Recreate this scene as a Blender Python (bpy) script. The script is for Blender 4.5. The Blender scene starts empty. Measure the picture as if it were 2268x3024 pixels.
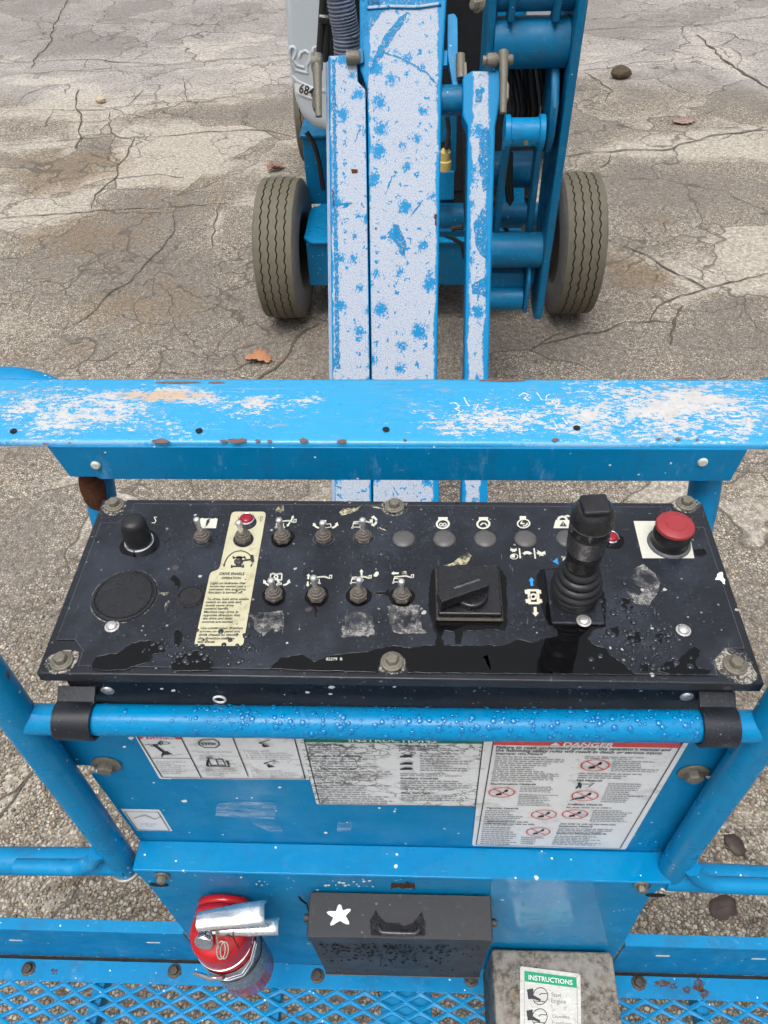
import bpy, bmesh, math, random
import numpy as np
from mathutils import Vector, Matrix
from mathutils.geometry import tessellate_polygon

random.seed(7); np.random.seed(7)
SC = bpy.context.scene
COL = SC.collection
rad = math.radians

# ------------------------------------------------------------------ camera
F_PX, PX_W, PX_H = 2324.0, 2268.0, 3024.0          # focal length and picture size in photograph pixels
CAM = Vector((0.0, 0.0, 2.35))                     # eye of the photographer, 1.5 m above the platform floor
_dn = Vector((69.0, 2193.0, F_PX)).normalized()    # world down seen by the camera (x right, y down, z forward)
_fw = Vector((103.0, -2626.0, F_PX)); _fw = (_fw - _dn * _fw.dot(_dn)).normalized()
_up = -_dn; _rt = _fw.cross(_up)
ROT = Matrix((_rt, _fw, _up))                      # camera axes -> world axes
cam_data = bpy.data.cameras.new('camera'); cam = bpy.data.objects.new('camera', cam_data); COL.objects.link(cam)
cam_data.sensor_fit = 'VERTICAL'; cam_data.sensor_height = 36.0; cam_data.sensor_width = 27.0
cam_data.lens = 36.0 * F_PX / PX_H
cam_data.clip_start = 0.02; cam_data.clip_end = 1000.0
_m = ROT @ Matrix(((1, 0, 0), (0, -1, 0), (0, 0, -1)))
cam.matrix_world = Matrix.Translation(CAM) @ _m.to_4x4()
SC.camera = cam
SC.render.resolution_x, SC.render.resolution_y = 768, 1024

# ------------------------------------------------------------------ overcast daylight
SUN_EL, SUN_AZ = rad(70), rad(200)
world = bpy.data.worlds.new('World'); SC.world = world; world.use_nodes = True
wn = world.node_tree.nodes; wl = world.node_tree.links
bg = wn['Background']
sky = wn.new('ShaderNodeTexSky'); sky.sky_type = 'NISHITA'; sky.sun_disc = False
sky.sun_elevation = SUN_EL; sky.sun_rotation = SUN_AZ
sky.air_density = 1.2; sky.dust_density = 4.0; sky.ozone_density = 1.0
hs = wn.new('ShaderNodeHueSaturation'); hs.inputs['Saturation'].default_value = 0.22
wl.new(sky.outputs[0], hs.inputs['Color'])
# cloud cover: an overcast sky is about three times as bright overhead as at the horizon (CIE overcast sky)
wtc = wn.new('ShaderNodeTexCoord'); wsx = wn.new('ShaderNodeSeparateXYZ'); wl.new(wtc.outputs['Generated'], wsx.inputs[0])
wma = wn.new('ShaderNodeMath'); wma.operation = 'MULTIPLY_ADD'; wma.use_clamp = False; wl.new(wsx.outputs[2], wma.inputs[0]); wma.inputs[1].default_value = 1.15; wma.inputs[2].default_value = 0.45
wmx = wn.new('ShaderNodeMath'); wmx.operation = 'MAXIMUM'; wl.new(wma.outputs[0], wmx.inputs[0]); wmx.inputs[1].default_value = 0.2
wmul = wn.new('ShaderNodeVectorMath'); wmul.operation = 'SCALE'; wl.new(hs.outputs[0], wmul.inputs[0]); wl.new(wmx.outputs[0], wmul.inputs['Scale'])
wl.new(wmul.outputs[0], bg.inputs['Color'])
bg.inputs['Strength'].default_value = 0.13
sun_data = bpy.data.lights.new('sun', 'SUN'); sun = bpy.data.objects.new('sun', sun_data); COL.objects.link(sun)
sun_data.energy = 1.2; sun_data.angle = rad(30); sun_data.color = (1.0, 0.965, 0.92)
_sd = Vector((math.sin(SUN_AZ) * math.cos(SUN_EL), math.cos(SUN_AZ) * math.cos(SUN_EL), math.sin(SUN_EL)))
sun.rotation_euler = _sd.to_track_quat('Z', 'Y').to_euler()
SC.view_settings.view_transform = 'Standard'; SC.view_settings.look = 'None'
SC.view_settings.exposure = 0.38; SC.view_settings.gamma = 1.0; SC.view_settings.use_curve_mapping = False
SC.cycles.max_bounces = 5; SC.cycles.diffuse_bounces = 3; SC.cycles.glossy_bounces = 3; SC.cycles.transparent_max_bounces = 6
SC.cycles.use_denoising = True; SC.cycles.use_adaptive_sampling = True; SC.cycles.adaptive_threshold = 0.05; SC.cycles.adaptive_min_samples = 12

# ------------------------------------------------------------------ measuring: photograph pixel -> point on a known plane of the place
def ray(px, py):
    return ROT @ Vector(((px - PX_W / 2) / F_PX, (py - PX_H / 2) / F_PX, 1.0))
def at(px, py, x=None, y=None, z=None):
    r = ray(px, py)
    if x is not None: t = (x - CAM.x) / r.x
    elif y is not None: t = (y - CAM.y) / r.y
    else: t = (z - CAM.z) / r.z
    return CAM + r * t
def onplane(px, py, o, n):
    r = ray(px, py); return CAM + r * ((o - CAM).dot(n) / r.dot(n))

# ------------------------------------------------------------------ object helpers
ORG = {}
def thing(name, label, cat, loc, group=None):
    o = bpy.data.objects.new(name, None); COL.objects.link(o); o.location = loc; o.empty_display_size = 0.05
    o['label'] = label; o['category'] = cat
    if group: o['group'] = group
    ORG[o.name] = Vector(loc); return o
def tag(o, label, cat, group=None):
    o['label'] = label; o['category'] = cat
    if group: o['group'] = group
    return o
def org(o): return ORG[o.name] if o is not None else Vector((0, 0, 0))

class MB:
    """collects faces of one mesh"""
    def __init__(s): s.v = []; s.f = []; s.m = []
    def add(s, vs, fs, m=0):
        b = len(s.v); s.v.extend([Vector(v) for v in vs])
        for f in fs: s.f.append([b + i for i in f]); s.m.append(m)
        return s
    def box(s, c, d, rot=None, m=0):
        c = Vector(c); h = Vector(d) / 2
        vs = [Vector((x * h.x, y * h.y, z * h.z)) for z in (-1, 1) for y in (-1, 1) for x in (-1, 1)]
        if rot is not None: vs = [rot @ v for v in vs]
        return s.add([c + v for v in vs], [(0, 2, 3, 1), (4, 5, 7, 6), (0, 1, 5, 4), (2, 6, 7, 3), (0, 4, 6, 2), (1, 3, 7, 5)], m)
    def beam(s, p0, p1, w, h, up=(0, 0, 1), m=0):
        p0, p1 = Vector(p0), Vector(p1); a = (p1 - p0); L = a.length; a.normalize()
        x = a.cross(Vector(up)).normalized(); z = x.cross(a)
        return s.box((p0 + p1) / 2, (w, L, h), Matrix((x, a, z)).transposed(), m)
    def tube(s, path, r, n=16, m=0, caps=True, closed=False):
        P = [Vector(p) for p in path]; N = len(P)
        rs = r if isinstance(r, (list, tuple)) else [r] * N
        T = []
        for i in range(N):
            if closed: t = P[(i + 1) % N] - P[i - 1]
            else: t = P[min(i + 1, N - 1)] - P[max(i - 1, 0)]
            T.append(t.normalized())
        u = T[0].orthogonal().normalized(); vs = []
        for i in range(N):
            u = (u - T[i] * u.dot(T[i])).normalized(); w = T[i].cross(u)
            for k in range(n):
                a = 2 * math.pi * k / n
                vs.append(P[i] + (u * math.cos(a) + w * math.sin(a)) * rs[i])
        fs = []
        for i in range(N if closed else N - 1):
            j = (i + 1) % N
            for k in range(n):
                k2 = (k + 1) % n; fs.append((i * n + k, i * n + k2, j * n + k2, j * n + k))
        if caps and not closed:
            fs.append(tuple(reversed(range(n)))); fs.append(tuple((N - 1) * n + k for k in range(n)))
        return s.add(vs, fs, m)
    def lathe(s, prof, n=24, o=(0, 0, 0), rot=None, m=0, ang=0.0, caps=True):
        o = Vector(o); vs = []
        for (r, z) in prof:
            for k in range(n):
                a = 2 * math.pi * k / n + ang; v = Vector((r * math.cos(a), r * math.sin(a), z))
                vs.append(o + (rot @ v if rot is not None else v))
        fs = []
        for i in range(len(prof) - 1):
            for k in range(n):
                k2 = (k + 1) % n; fs.append((i * n + k, i * n + k2, (i + 1) * n + k2, (i + 1) * n + k))
        if caps:
            fs.append(tuple(reversed(range(n)))); fs.append(tuple((len(prof) - 1) * n + k for k in range(n)))
        return s.add(vs, fs, m)
    def prism(s, top, depth, m=0):
        """closed solid: polygon of 3-D points, extruded along vector depth"""
        top = [Vector(p) for p in top]; n = len(top); d = Vector(depth)
        nrm = sum(((top[i]).cross(top[(i + 1) % n]) for i in range(n)), Vector())
        if nrm.dot(d) > 0: top = top[::-1]
        tri = tessellate_polygon([top]); vs = top + [p + d for p in top]; fs = []
        def ok(t, sign):
            a, b, c = [vs[i] for i in t]; return (b - a).cross(c - a).dot(d) * sign > 0
        for t in tri:
            t = tuple(t); t = t if ok(t, -1) else t[::-1]
            fs.append(t); fs.append(tuple(i + n for i in t[::-1]))
        for i in range(n):
            j = (i + 1) % n; fs.append((i, i + n, j + n, j))
        return s.add(vs, fs, m)
    def flat(s, poly, nrm, m=0):
        poly = [Vector(p) for p in poly]; nrm = Vector(nrm); fs = []
        for t in tessellate_polygon([poly]):
            a, b, c = [poly[i] for i in t]
            fs.append(tuple(t) if (b - a).cross(c - a).dot(nrm) > 0 else tuple(t[::-1]))
        return s.add(poly, fs, m)
    def build(s, name, mats, parent=None, bevel=0.0, smooth=35, seg=2):
        me = bpy.data.meshes.new(name); o0 = org(parent)
        me.from_pydata([tuple(v - o0) for v in s.v], [], s.f)
        if not isinstance(mats, (list, tuple)): mats = [mats]
        for mt in mats: me.materials.append(mt)
        me.polygons.foreach_set('material_index', s.m)
        me.update()
        if smooth:
            me.polygons.foreach_set('use_smooth', [True] * len(s.f)); me.set_sharp_from_angle(angle=rad(smooth))
        o = bpy.data.objects.new(name, me); COL.objects.link(o)
        if parent is not None: o.parent = parent
        ORG[o.name] = o0.copy()
        if bevel:
            b = o.modifiers.new('bevel', 'BEVEL'); b.width = bevel; b.segments = seg; b.limit_method = 'ANGLE'; b.angle_limit = rad(40)
            b.harden_normals = True
        return o
def copy_at(src, parent, loc, rotz=0.0, name=None):
    """another piece sharing the mesh of src, its children too (built at the origin of the piece)"""
    o = src.copy(); COL.objects.link(o); o.parent = parent; o.location = Vector(loc) - org(parent); o.rotation_euler = (0, 0, rotz)
    ORG[o.name] = Vector(loc)
    for c in list(src.children):
        d = c.copy(); COL.objects.link(d); d.parent = o; ORG[d.name] = Vector(loc)
    return o

# ------------------------------------------------------------------ material helpers
class NT:
    def __init__(s, name):
        s.mat = bpy.data.materials.new(name); s.mat.use_nodes = True; s.nt = s.mat.node_tree
        s.b = s.nt.nodes['Principled BSDF']; s._p = None
    def new(s, t, **kw):
        n = s.nt.nodes.new(t)
        for k, v in kw.items(): setattr(n, k, v)
        return n
    def put(s, sock, v):
        if isinstance(v, bpy.types.NodeSocket): s.nt.links.new(v, sock)
        elif isinstance(v, (tuple, list)) and sock.type == 'RGBA' and len(v) == 3: sock.default_value = (*v, 1)
        else: sock.default_value = v
    def pos(s):
        if s._p is None: s._p = s.new('ShaderNodeNewGeometry').outputs['Position']
        return s._p
    def obj(s): return s.new('ShaderNodeTexCoord').outputs['Object']
    def map(s, vec, scale=(1, 1, 1), loc=(0, 0, 0), rot=(0, 0, 0)):
        n = s.new('ShaderNodeMapping'); s.put(n.inputs['Vector'], vec); n.inputs['Scale'].default_value = scale
        n.inputs['Location'].default_value = loc; n.inputs['Rotation'].default_value = rot; return n.outputs[0]
    def noise(s, scale, detail=4, rough=0.55, vec=None, dist=0.0):
        n = s.new('ShaderNodeTexNoise'); s.put(n.inputs['Vector'], vec if vec is not None else s.pos())
        n.inputs['Scale'].default_value = scale; n.inputs['Detail'].default_value = min(detail, 4.5)
        n.inputs['Roughness'].default_value = rough; n.inputs['Distortion'].default_value = dist; return n.outputs['Fac']
    def noisec(s, scale, detail=3, vec=None):
        n = s.new('ShaderNodeTexNoise'); s.put(n.inputs['Vector'], vec if vec is not None else s.pos())
        n.inputs['Scale'].default_value = scale; n.inputs['Detail'].default_value = min(detail, 3); return n.outputs['Color']
    def vor(s, scale, feature='F1', vec=None, rnd=1.0):
        n = s.new('ShaderNodeTexVoronoi', feature=feature); s.put(n.inputs['Vector'], vec if vec is not None else s.pos())
        n.inputs['Scale'].default_value = scale; n.inputs['Randomness'].default_value = rnd; return n
    def math(s, op, a, b=0.0, c=0.0, clamp=False):
        n = s.new('ShaderNodeMath', operation=op, use_clamp=clamp)
        s.put(n.inputs[0], a); s.put(n.inputs[1], b); s.put(n.inputs[2], c); return n.outputs[0]
    def ss(s, v, lo, hi, a=0.0, b=1.0):
        n = s.new('ShaderNodeMapRange', interpolation_type='SMOOTHSTEP'); s.put(n.inputs[0], v)
        s.put(n.inputs[1], lo); s.put(n.inputs[2], hi); s.put(n.inputs[3], a); s.put(n.inputs[4], b); return n.outputs[0]
    def mix(s, f, a, b, blend='MIX'):
        n = s.new('ShaderNodeMix', data_type='RGBA', blend_type=blend); s.put(n.inputs[0], f); s.put(n.inputs[6], a); s.put(n.inputs[7], b)
        return n.outputs[2]
    def ramp(s, f, stops, interp='LINEAR'):
        n = s.new('ShaderNodeValToRGB'); r = n.color_ramp; r.interpolation = interp
        while len(r.elements) < len(stops): r.elements.new(0.5)
        for e, (p, c) in zip(r.elements, stops): e.position = p; e.color = (*c, 1) if len(c) == 3 else c
        s.put(n.inputs[0], f); return n.outputs[0]
    def sep(s, v):
        n = s.new('ShaderNodeSeparateXYZ'); s.put(n.inputs[0], v); return n.outputs
    def attr(s, name): return s.new('ShaderNodeAttribute', attribute_name=name).outputs['Fac']
    def vadd(s, a, b, k):
        """a + (b-0.5)*k, to distort coordinates"""
        m1 = s.new('ShaderNodeVectorMath', operation='SUBTRACT'); s.put(m1.inputs[0], b); m1.inputs[1].default_value = (.5, .5, .5)
        m2 = s.new('ShaderNodeVectorMath', operation='SCALE'); s.put(m2.inputs[0], m1.outputs[0]); m2.inputs['Scale'].default_value = k
        m3 = s.new('ShaderNodeVectorMath', operation='ADD'); s.put(m3.inputs[0], a); s.put(m3.inputs[1], m2.outputs[0]); return m3.outputs[0]
    def bump(s, h, strength=0.3, dist=0.002):
        n = s.new('ShaderNodeBump'); s.put(n.inputs['Height'], h); n.inputs['Strength'].default_value = strength
        n.inputs['Distance'].default_value = dist; s.put(s.b.inputs['Normal'], n.outputs[0])
    def spots(s, scale, density, r0, r1, vec=None):
        """mask of scattered spots: only a share of the voronoi cells carries one"""
        v = s.vor(scale, vec=vec); c = s.sep(v.outputs['Color'])
        keep = s.math('LESS_THAN', c[0], density)
        rr = s.math('MULTIPLY_ADD', c[1], r1 - r0, r0)
        return s.math('MULTIPLY', keep, s.math('LESS_THAN', v.outputs['Distance'], rr))
    def done(s, col=None, rough=None, metal=None, spec=None, **kw):
        if col is not None: s.put(s.b.inputs['Base Color'], col)
        if rough is not None: s.put(s.b.inputs['Roughness'], rough)
        if metal is not None: s.put(s.b.inputs['Metallic'], metal)
        if spec is not None: s.put(s.b.inputs['Specular IOR Level'], spec)
        for k, v in kw.items(): s.put(s.b.inputs[k], v)
        return s.mat

BL0, BL1 = (0.0, 0.180, 0.400), (0.0, 0.225, 0.470)
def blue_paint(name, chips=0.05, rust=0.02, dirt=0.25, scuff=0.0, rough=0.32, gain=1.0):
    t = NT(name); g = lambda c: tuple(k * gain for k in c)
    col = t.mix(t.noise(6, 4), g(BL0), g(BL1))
    grime = t.ss(t.noise(14, 6, 0.65), 0.5, 0.75)
    col = t.mix(t.math('MULTIPLY', grime, dirt), col, (0.03, 0.07, 0.11))
    fade = t.ss(t.noise(40, 5, 0.7, vec=t.map(t.pos(), (1, 1, 0.35))), 0.56, 0.72)
    col = t.mix(t.math('MULTIPLY', fade, 0.07 + scuff), col, (0.22, 0.44, 0.66))
    stk = t.ss(t.noise(1, 4, 0.6, vec=t.map(t.pos(), (70, 70, 5))), 0.50, 0.72)
    col = t.mix(t.math('MULTIPLY', stk, 0.22), col, (0.02, 0.10, 0.20))
    dust = t.ss(t.noise(220, 5, 0.8), 0.55, 0.75)
    col = t.mix(t.math('MULTIPLY', t.math('MULTIPLY', dust, t.ss(t.noise(7, 4), 0.45, 0.65)), 0.35), col, (0.20, 0.33, 0.44))
    if rust:
        rs = t.ss(t.noise(23, 7, 0.7), 0.72 - rust, 0.75 - rust)
        col = t.mix(rs, col, t.mix(t.noise(160, 3), (0.05, 0.018, 0.01), (0.16, 0.075, 0.04)))
    sp = t.spots(55, chips, 0.06, 0.19, vec=t.vadd(t.pos(), t.noisec(90), 0.006))
    col = t.mix(sp, col, (0.66, 0.70, 0.72))
    sp2 = t.spots(160, chips * 0.8, 0.1, 0.25)
    col = t.mix(sp2, col, (0.7, 0.74, 0.76))
    sc = t.ss(t.noise(1.0, 3, 0.6, vec=t.map(t.pos(), (30, 260, 260))), 0.68, 0.72)
    col = t.mix(t.math('MULTIPLY', sc, 0.22), col, (0.35, 0.5, 0.62))
    r = t.ss(t.noise(18, 4), 0.3, 0.8, rough - 0.08, rough + 0.22)
    t.bump(t.math('ADD', t.noise(35, 3), t.math('MULTIPLY', t.noise(300, 2), 0.12)), 0.12, 0.003)
    return t.done(col, r, spec=0.25)
def plain(name, col, rough=0.5, metal=0.0, var=0.25, scale=60, spec=0.5, bump=0.0):
    t = NT(name); n = t.noise(scale, 5, 0.6)
    c = t.mix(n, tuple(k * (1 - var) for k in col), tuple(min(1, k * (1 + var)) for k in col))
    if bump: t.bump(t.noise(scale * 3, 4), bump, 0.002)
    return t.done(c, t.ss(t.noise(scale * 0.7, 4), 0.3, 0.75, max(0.02, rough - 0.12), min(1, rough + 0.12)), metal, spec)

M = {}
M['blue'] = blue_paint('blue_paint')
M['blue_rough'] = blue_paint('blue_paint_worn', chips=0.06, rust=0.05, dirt=0.4, scuff=0.15, rough=0.42)
M['blue_shaded'] = blue_paint('blue_shaded_paint', chips=0.02, rust=0.015, dirt=0.55, scuff=0.05, rough=0.42, gain=0.60)  # same blue darkened: shade between the arms put into the colour
M['blue_clean'] = blue_paint('blue_panel_paint', chips=0.05, rust=0.0, dirt=0.12, rough=0.34)
M['steel'] = plain('bolt_steel', (0.30, 0.28, 0.24), 0.45, 0.6, 0.4, 300)
M['bolt_dirty'] = plain('dirty_bolt', (0.165, 0.15, 0.12), 0.55, 0.3, 0.45, 260, bump=0.3)
M['bolt_dark'] = plain('dark_floor_bolt', (0.06, 0.05, 0.04), 0.55, 0.3, 0.4, 260, bump=0.3)
M['chrome'] = plain('chrome', (0.78, 0.78, 0.80), 0.16, 1.0, 0.06, 40)
M['alu'] = plain('brushed_aluminium', (0.86, 0.87, 0.90), 0.30, 0.92, 0.05, 60)
M['tipmetal'] = plain('lever_metal', (0.66, 0.64, 0.62), 0.34, 0.75, 0.1, 200)
M['boot'] = plain('dusty_rubber_boot', (0.115, 0.098, 0.085), 0.62, 0, 0.35, 250, 0.3)
M['black_rubber'] = plain('black_rubber', (0.014, 0.014, 0.016), 0.42, 0, 0.4, 120, 0.4)
M['black_plastic'] = plain('black_plastic', (0.012, 0.012, 0.014), 0.30, 0, 0.3, 150, 0.5)
M['hose'] = plain('black_hose', (0.016, 0.016, 0.017), 0.5, 0, 0.6, 60, 0.4)
M['void'] = plain('dark_void', (0.014, 0.015, 0.018), 0.75, 0, 0.4, 15, 0.2)  # near-black colour stands in for shade in holes, gaps and machine insides
M['grey_hose'] = plain('grey_corrugated_hose', (0.15, 0.17, 0.22), 0.5, 0, 0.6, 25, 0.4)
M['cover'] = plain('pale_grey_cover', (0.46, 0.50, 0.53), 0.42, 0, 0.08, 5, 0.4)
M['white'] = plain('white_decal', (0.72, 0.72, 0.71), 0.45, 0, 0.06, 30)
M['print_black'] = plain('print_black', (0.02, 0.02, 0.022), 0.5, 0, 0.3, 200)
M['print_grey'] = plain('print_grey', (0.22, 0.22, 0.225), 0.5, 0, 0.3, 200)
M['print_red'] = plain('print_red', (0.62, 0.045, 0.04), 0.45, 0, 0.15, 60)
M['print_green'] = plain('print_green', (0.0, 0.14, 0.055), 0.45, 0, 0.2, 60)
M['print_green2'] = plain('print_bright_green', (0.0, 0.27, 0.12), 0.45, 0, 0.15, 60)
M['print_blue'] = plain('print_blue', (0.02, 0.27, 0.62), 0.45, 0, 0.1, 60)
M['print_cream'] = plain('print_cream', (0.56, 0.56, 0.48), 0.5, 0, 0.14, 200)
M['print_ivory'] = plain('print_ivory', (0.62, 0.58, 0.47), 0.5, 0, 0.12, 200)
M['red_gloss'] = plain('red_gloss_paint', (0.42, 0.010, 0.014), 0.16, 0, 0.12, 30, 0.5)
M['red_estop'] = plain('faded_red_plastic', (0.29, 0.032, 0.038), 0.42, 0, 0.12, 90, 0.4)
M['red_lens'] = plain('red_lens', (0.26, 0.006, 0.02), 0.2, 0, 0.3, 300, 0.5)
M['rust'] = plain('rusty_steel', (0.075, 0.028, 0.014), 0.85, 0, 0.7, 70, 0.2, 0.5)
M['label_grey'] = plain('extinguisher_label', (0.17, 0.18, 0.20), 0.28, 0, 0.35, 80)
M['white_paint'] = plain('white_paint_mark', (0.75, 0.76, 0.74), 0.5, 0, 0.08, 200)
M['yellow_plastic'] = plain('yellow_connector', (0.50, 0.38, 0.12), 0.5, 0, 0.15, 80)
M['crack'] = plain('crack_dirt', (0.105, 0.092, 0.075), 0.95, 0, 0.5, 60, 0.1)

# ================================================================== GROUND
def L1(p): return [(x / 1.8433, y / 1.8433) for x, y in p]                 # notes taken on the upper left of the photograph
def L2(p): return [(1600 + x / 1.9237, y / 1.9237) for x, y in p]          # upper right
def L3(p): return [(x / 2.0737, 2000 + y / 2.0737) for x, y in p]          # lower left
CR = [  # (points in the photograph, half width in m, pale band in m)
 (L1([(385, -60), (370, 0), (330, 70), (290, 150), (265, 240), (180, 330), (170, 370)]), .012, .0),
 (L1([(-90, 350), (0, 345), (150, 340), (300, 330), (500, 325), (690, 340), (900, 355), (1100, 335), (1400, 310), (1560, 300)]), .012, .22),
 (L1([(-90, 425), (0, 420), (150, 400), (440, 385), (700, 365), (1000, 350)]), .007, .0),
 (L1([(690, 340), (850, 265), (1000, 255), (1260, 240), (1560, 225)]), .006, .16),
 (L1([(430, 490), (415, 560), (440, 640), (430, 700), (440, 760), (410, 810)]), .011, .10),
 (L1([(-60, 610), (250, 600), (430, 600), (560, 600), (760, 570), (1000, 555), (1300, 550), (1500, 510)]), .006, .12),
 (L1([(70, 705), (250, 690), (420, 665), (560, 660), (750, 640), (870, 610), (980, 630), (1100, 600)]), .005, .0),
 (L1([(600, 610), (605, 720), (650, 750), (850, 745), (1050, 725), (1300, 710), (1420, 710), (1600, 745)]), .008, .20),
 (L1([(-30, 795), (60, 790), (300, 770), (450, 755), (610, 745)]), .007, .12),
 (L1([(735, 750), (700, 830), (660, 880), (620, 980), (520, 1060), (500, 1140)]), .010, .16),
 (L1([(630, 975), (760, 960), (860, 950), (1000, 968)]), .006, .12),
 (L1([(490, 840), (560, 860), (660, 870)]), .005, .0),
 (L1([(-40, 1193), (0, 1190), (300, 1165), (600, 1145), (900, 1130), (1200, 1110), (1390, 1095)]), .007, .10),
 (L1([(950, 1150), (940, 1280), (880, 1360), (780, 1450), (720, 1530), (590, 1600), (520, 1690), (400, 1770), (330, 1800)]), .008, .0),
 (L1([(1200, 1120), (1160, 1230), (1160, 1350)]), .007, .05),
 (L1([(1740, 1760), (1659, 1800), (1590, 1880), (1550, 1960), (1490, 2010), (1400, 2070), (1350, 2180)]), .010, .08),
 (L1([(1270, 2020), (1340, 1980), (1450, 1960), (1500, 1965)]), .006, .0),
 (L1([(770, 2030), (1000, 2040), (1200, 2020), (1320, 2060), (1400, 2070)]), .005, .0),
 (L1([(1000, 420), (1010, 490), (1020, 550)]), .006, .0),
 (L1([(780, 490), (740, 530), (700, 570)]), .006, .0),
 (L1([(250, 690), (275, 630), (290, 605)]), .006, .0),
 (L1([(440, 385), (480, 325)]), .005, .0),
 (L1([(1320, 660), (1370, 690), (1440, 715), (1520, 745)]), .005, .05),
 (L2([(150, 410), (220, 405), (380, 390), (520, 355), (680, 350), (880, 325), (1000, 350), (1110, 370)]), .008, .18),
 (L2([(880, 200), (960, 270), (1050, 350), (1150, 420), (1285, 500), (1340, 530)]), .020, .20),
 (L2([(100, 888), (140, 885), (340, 865), (540, 850), (690, 855), (840, 810), (960, 770), (1285, 740), (1350, 735)]), .011, .17),
 (L2([(240, 720), (480, 705), (740, 685), (920, 650), (1000, 625)]), .005, .0),
 (L2([(300, 1330), (380, 1365), (540, 1430), (640, 1480), (740, 1540), (850, 1590), (930, 1640)]), .009, .06),
 (L2([(1330, 1550), (1220, 1575), (1020, 1620), (930, 1640), (850, 1670), (740, 1700), (660, 1740), (620, 1830)]), .008, .10),
 (L2([(-60, 1980), (0, 1960), (180, 1910), (330, 1890), (470, 1830), (700, 1830), (900, 1850)]), .006, .0),
 (L2([(240, 410), (330, 460), (400, 520), (360, 580)]), .008, .10),
 (L2([(215, 890), (195, 950), (160, 975)]), .007, .06), (L2([(390, 880), (380, 920), (330, 955)]), .008, .06),
 (L2([(130, 185), (240, 175), (500, 155), (860, 150), (1285, 90), (1400, 80)]), .009, .0),
 (L2([(975, 270), (1040, 250), (1130, 200)]), .006, .0), (L2([(1050, 260), (1120, 300), (1130, 350), (1110, 370)]), .006, .0),
 (L2([(730, 1960), (750, 1860), (800, 1740)]), .012, .0),
 (L3([(-90, 960), (0, 850), (80, 760), (150, 640), (215, 570), (230, 480)]), .006, .05),
 (L3([(-80, 720), (0, 745), (90, 700), (150, 640)]), .005, .05),
]
def sub(path, step=0.035, jit=0.012, seed=0):
    rnd = random.Random(seed); out = []
    for a, b in zip(path[:-1], path[1:]):
        n = max(1, int((b - a).length / step)); d = (b - a)
        nrm = Vector((-d.y, d.x, 0)).normalized()
        for i in range(n):
            out.append(a + d * (i / n) + nrm * (rnd.uniform(-jit, jit) if i else 0))
    out.append(path[-1]); return out
crack_paths = []
for i, (pts, hw, band) in enumerate(CR):
    w = [at(x, y, z=0.0) for x, y in pts]
    dmean = sum((p.y for p in w)) / len(w)
    crack_paths.append((sub(w, 0.03 + 0.006 * dmean, 0.006 + 0.0018 * dmean, i), hw, band))
# stains and toned patches: centre in the photograph, radii in m, strength of pale(+)/dark(-), strength of brown
ST = [(210, 490, .55, .22, -.5, .7), (165, 540, .3, .16, -.2, .7), (310, 425, .26, .10, -.7, .1), (330, 590, .32, .13, -.75, .1), (470, 610, .30, .12, -.6, .1), (250, 700, .55, .2, -.5, .6), (400, 640, .5, .12, -.1, .4),
      (560, 570, .5, .25, -.45, .35), (610, 470, .5, .3, .7, .0), (500, 480, .5, .3, .6, .1), (190, 290, .3, .2, .8, .0), (115, 240, .28, .05, 1.6, .0),
      (340, 800, .7, .3, -.35, .25), (60, 600, .7, .3, .3, .0), (420, 900, .5, .2, -.2, .5), (130, 950, .6, .25, .35, .15), (520, 1020, .5, .2, -.3, .1),
      (1880, 815, .26, .10, -.55, .8), (1830, 790, .3, .13, .0, .7), (1932, 643, .17, .05, -.6, .5), (2150, 905, .16, .09, -.9, .0), (2100, 560, .9, .3, -.4, .1), (1980, 560, .5, .2, -.4, .1),
      (2060, 230, 1.1, .5, -.4, .0), (1850, 270, .4, .25, -.4, .0), (2130, 165, .5, .25, .7, .0), (2080, 430, .8, .16, .7, .0), (2200, 760, .5, .3, .6, .0), (2050, 800, .35, .15, .5, .05),
      (100, 60, 2.0, 1.0, -.25, .0), (560, 90, 2.0, .8, -.25, .0), (2000, 60, 2.0, .6, -.2, .0), (900, 1000, .35, .25, -.8, .2), (1345, 1010, .3, .3, -.7, .2), (1850, 1010, .8, .2, -.15, .0), (2180, 1010, .3, .12, -.4, .0),  # also dark patches on the ground before the axle
      (60, 1330, .12, .07, -.5, .2), (200, 1040, .35, .1, -.4, .3)]
xs = np.concatenate([-5.6 - np.geomspace(.1, 200, 26)[::-1], np.arange(-5.6, 5.61, .05), 5.6 + np.geomspace(.1, 200, 26)])
ys = np.concatenate([-1.0 - np.geomspace(.1, 200, 26)[::-1], np.arange(-1.0, 11.01, .05), 11.0 + np.geomspace(.1, 260, 30)])
GX, GY = np.meshgrid(xs, ys); gv = np.stack([GX.ravel(), GY.ravel()], 1)
tone = np.zeros(len(gv)); brown = np.zeros(len(gv))
for path, hw, band in crack_paths:
    if band <= 0: continue
    P = np.array([(p.x, p.y) for p in path[::3] + [path[-1]]]); dmin = np.full(len(gv), 1e9)
    for a, b in zip(P[:-1], P[1:]):
        ab = b - a; L = ab @ ab + 1e-9; tt = np.clip(((gv - a) @ ab) / L, 0, 1)
        dmin = np.minimum(dmin, np.hypot(*(gv - a - tt[:, None] * ab).T))
    tone = np.maximum(tone, 1.0 - np.clip(dmin / (band * 1.5), 0, 1))
tone *= 0.75
for px, py, rx, ry, tn, br in ST:
    c = at(px, py, z=0.0); q = ((gv[:, 0] - c.x) / rx) ** 2 + ((gv[:, 1] - c.y) / (ry * 1.6)) ** 2
    m = np.clip(1.35 - np.sqrt(q), 0, 1); m = m * m * (3 - 2 * m); tone += tn * m; brown = np.maximum(brown, br * m)
nx, ny = len(xs), len(ys)
idx = np.arange(nx * ny).reshape(ny, nx)
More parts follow.
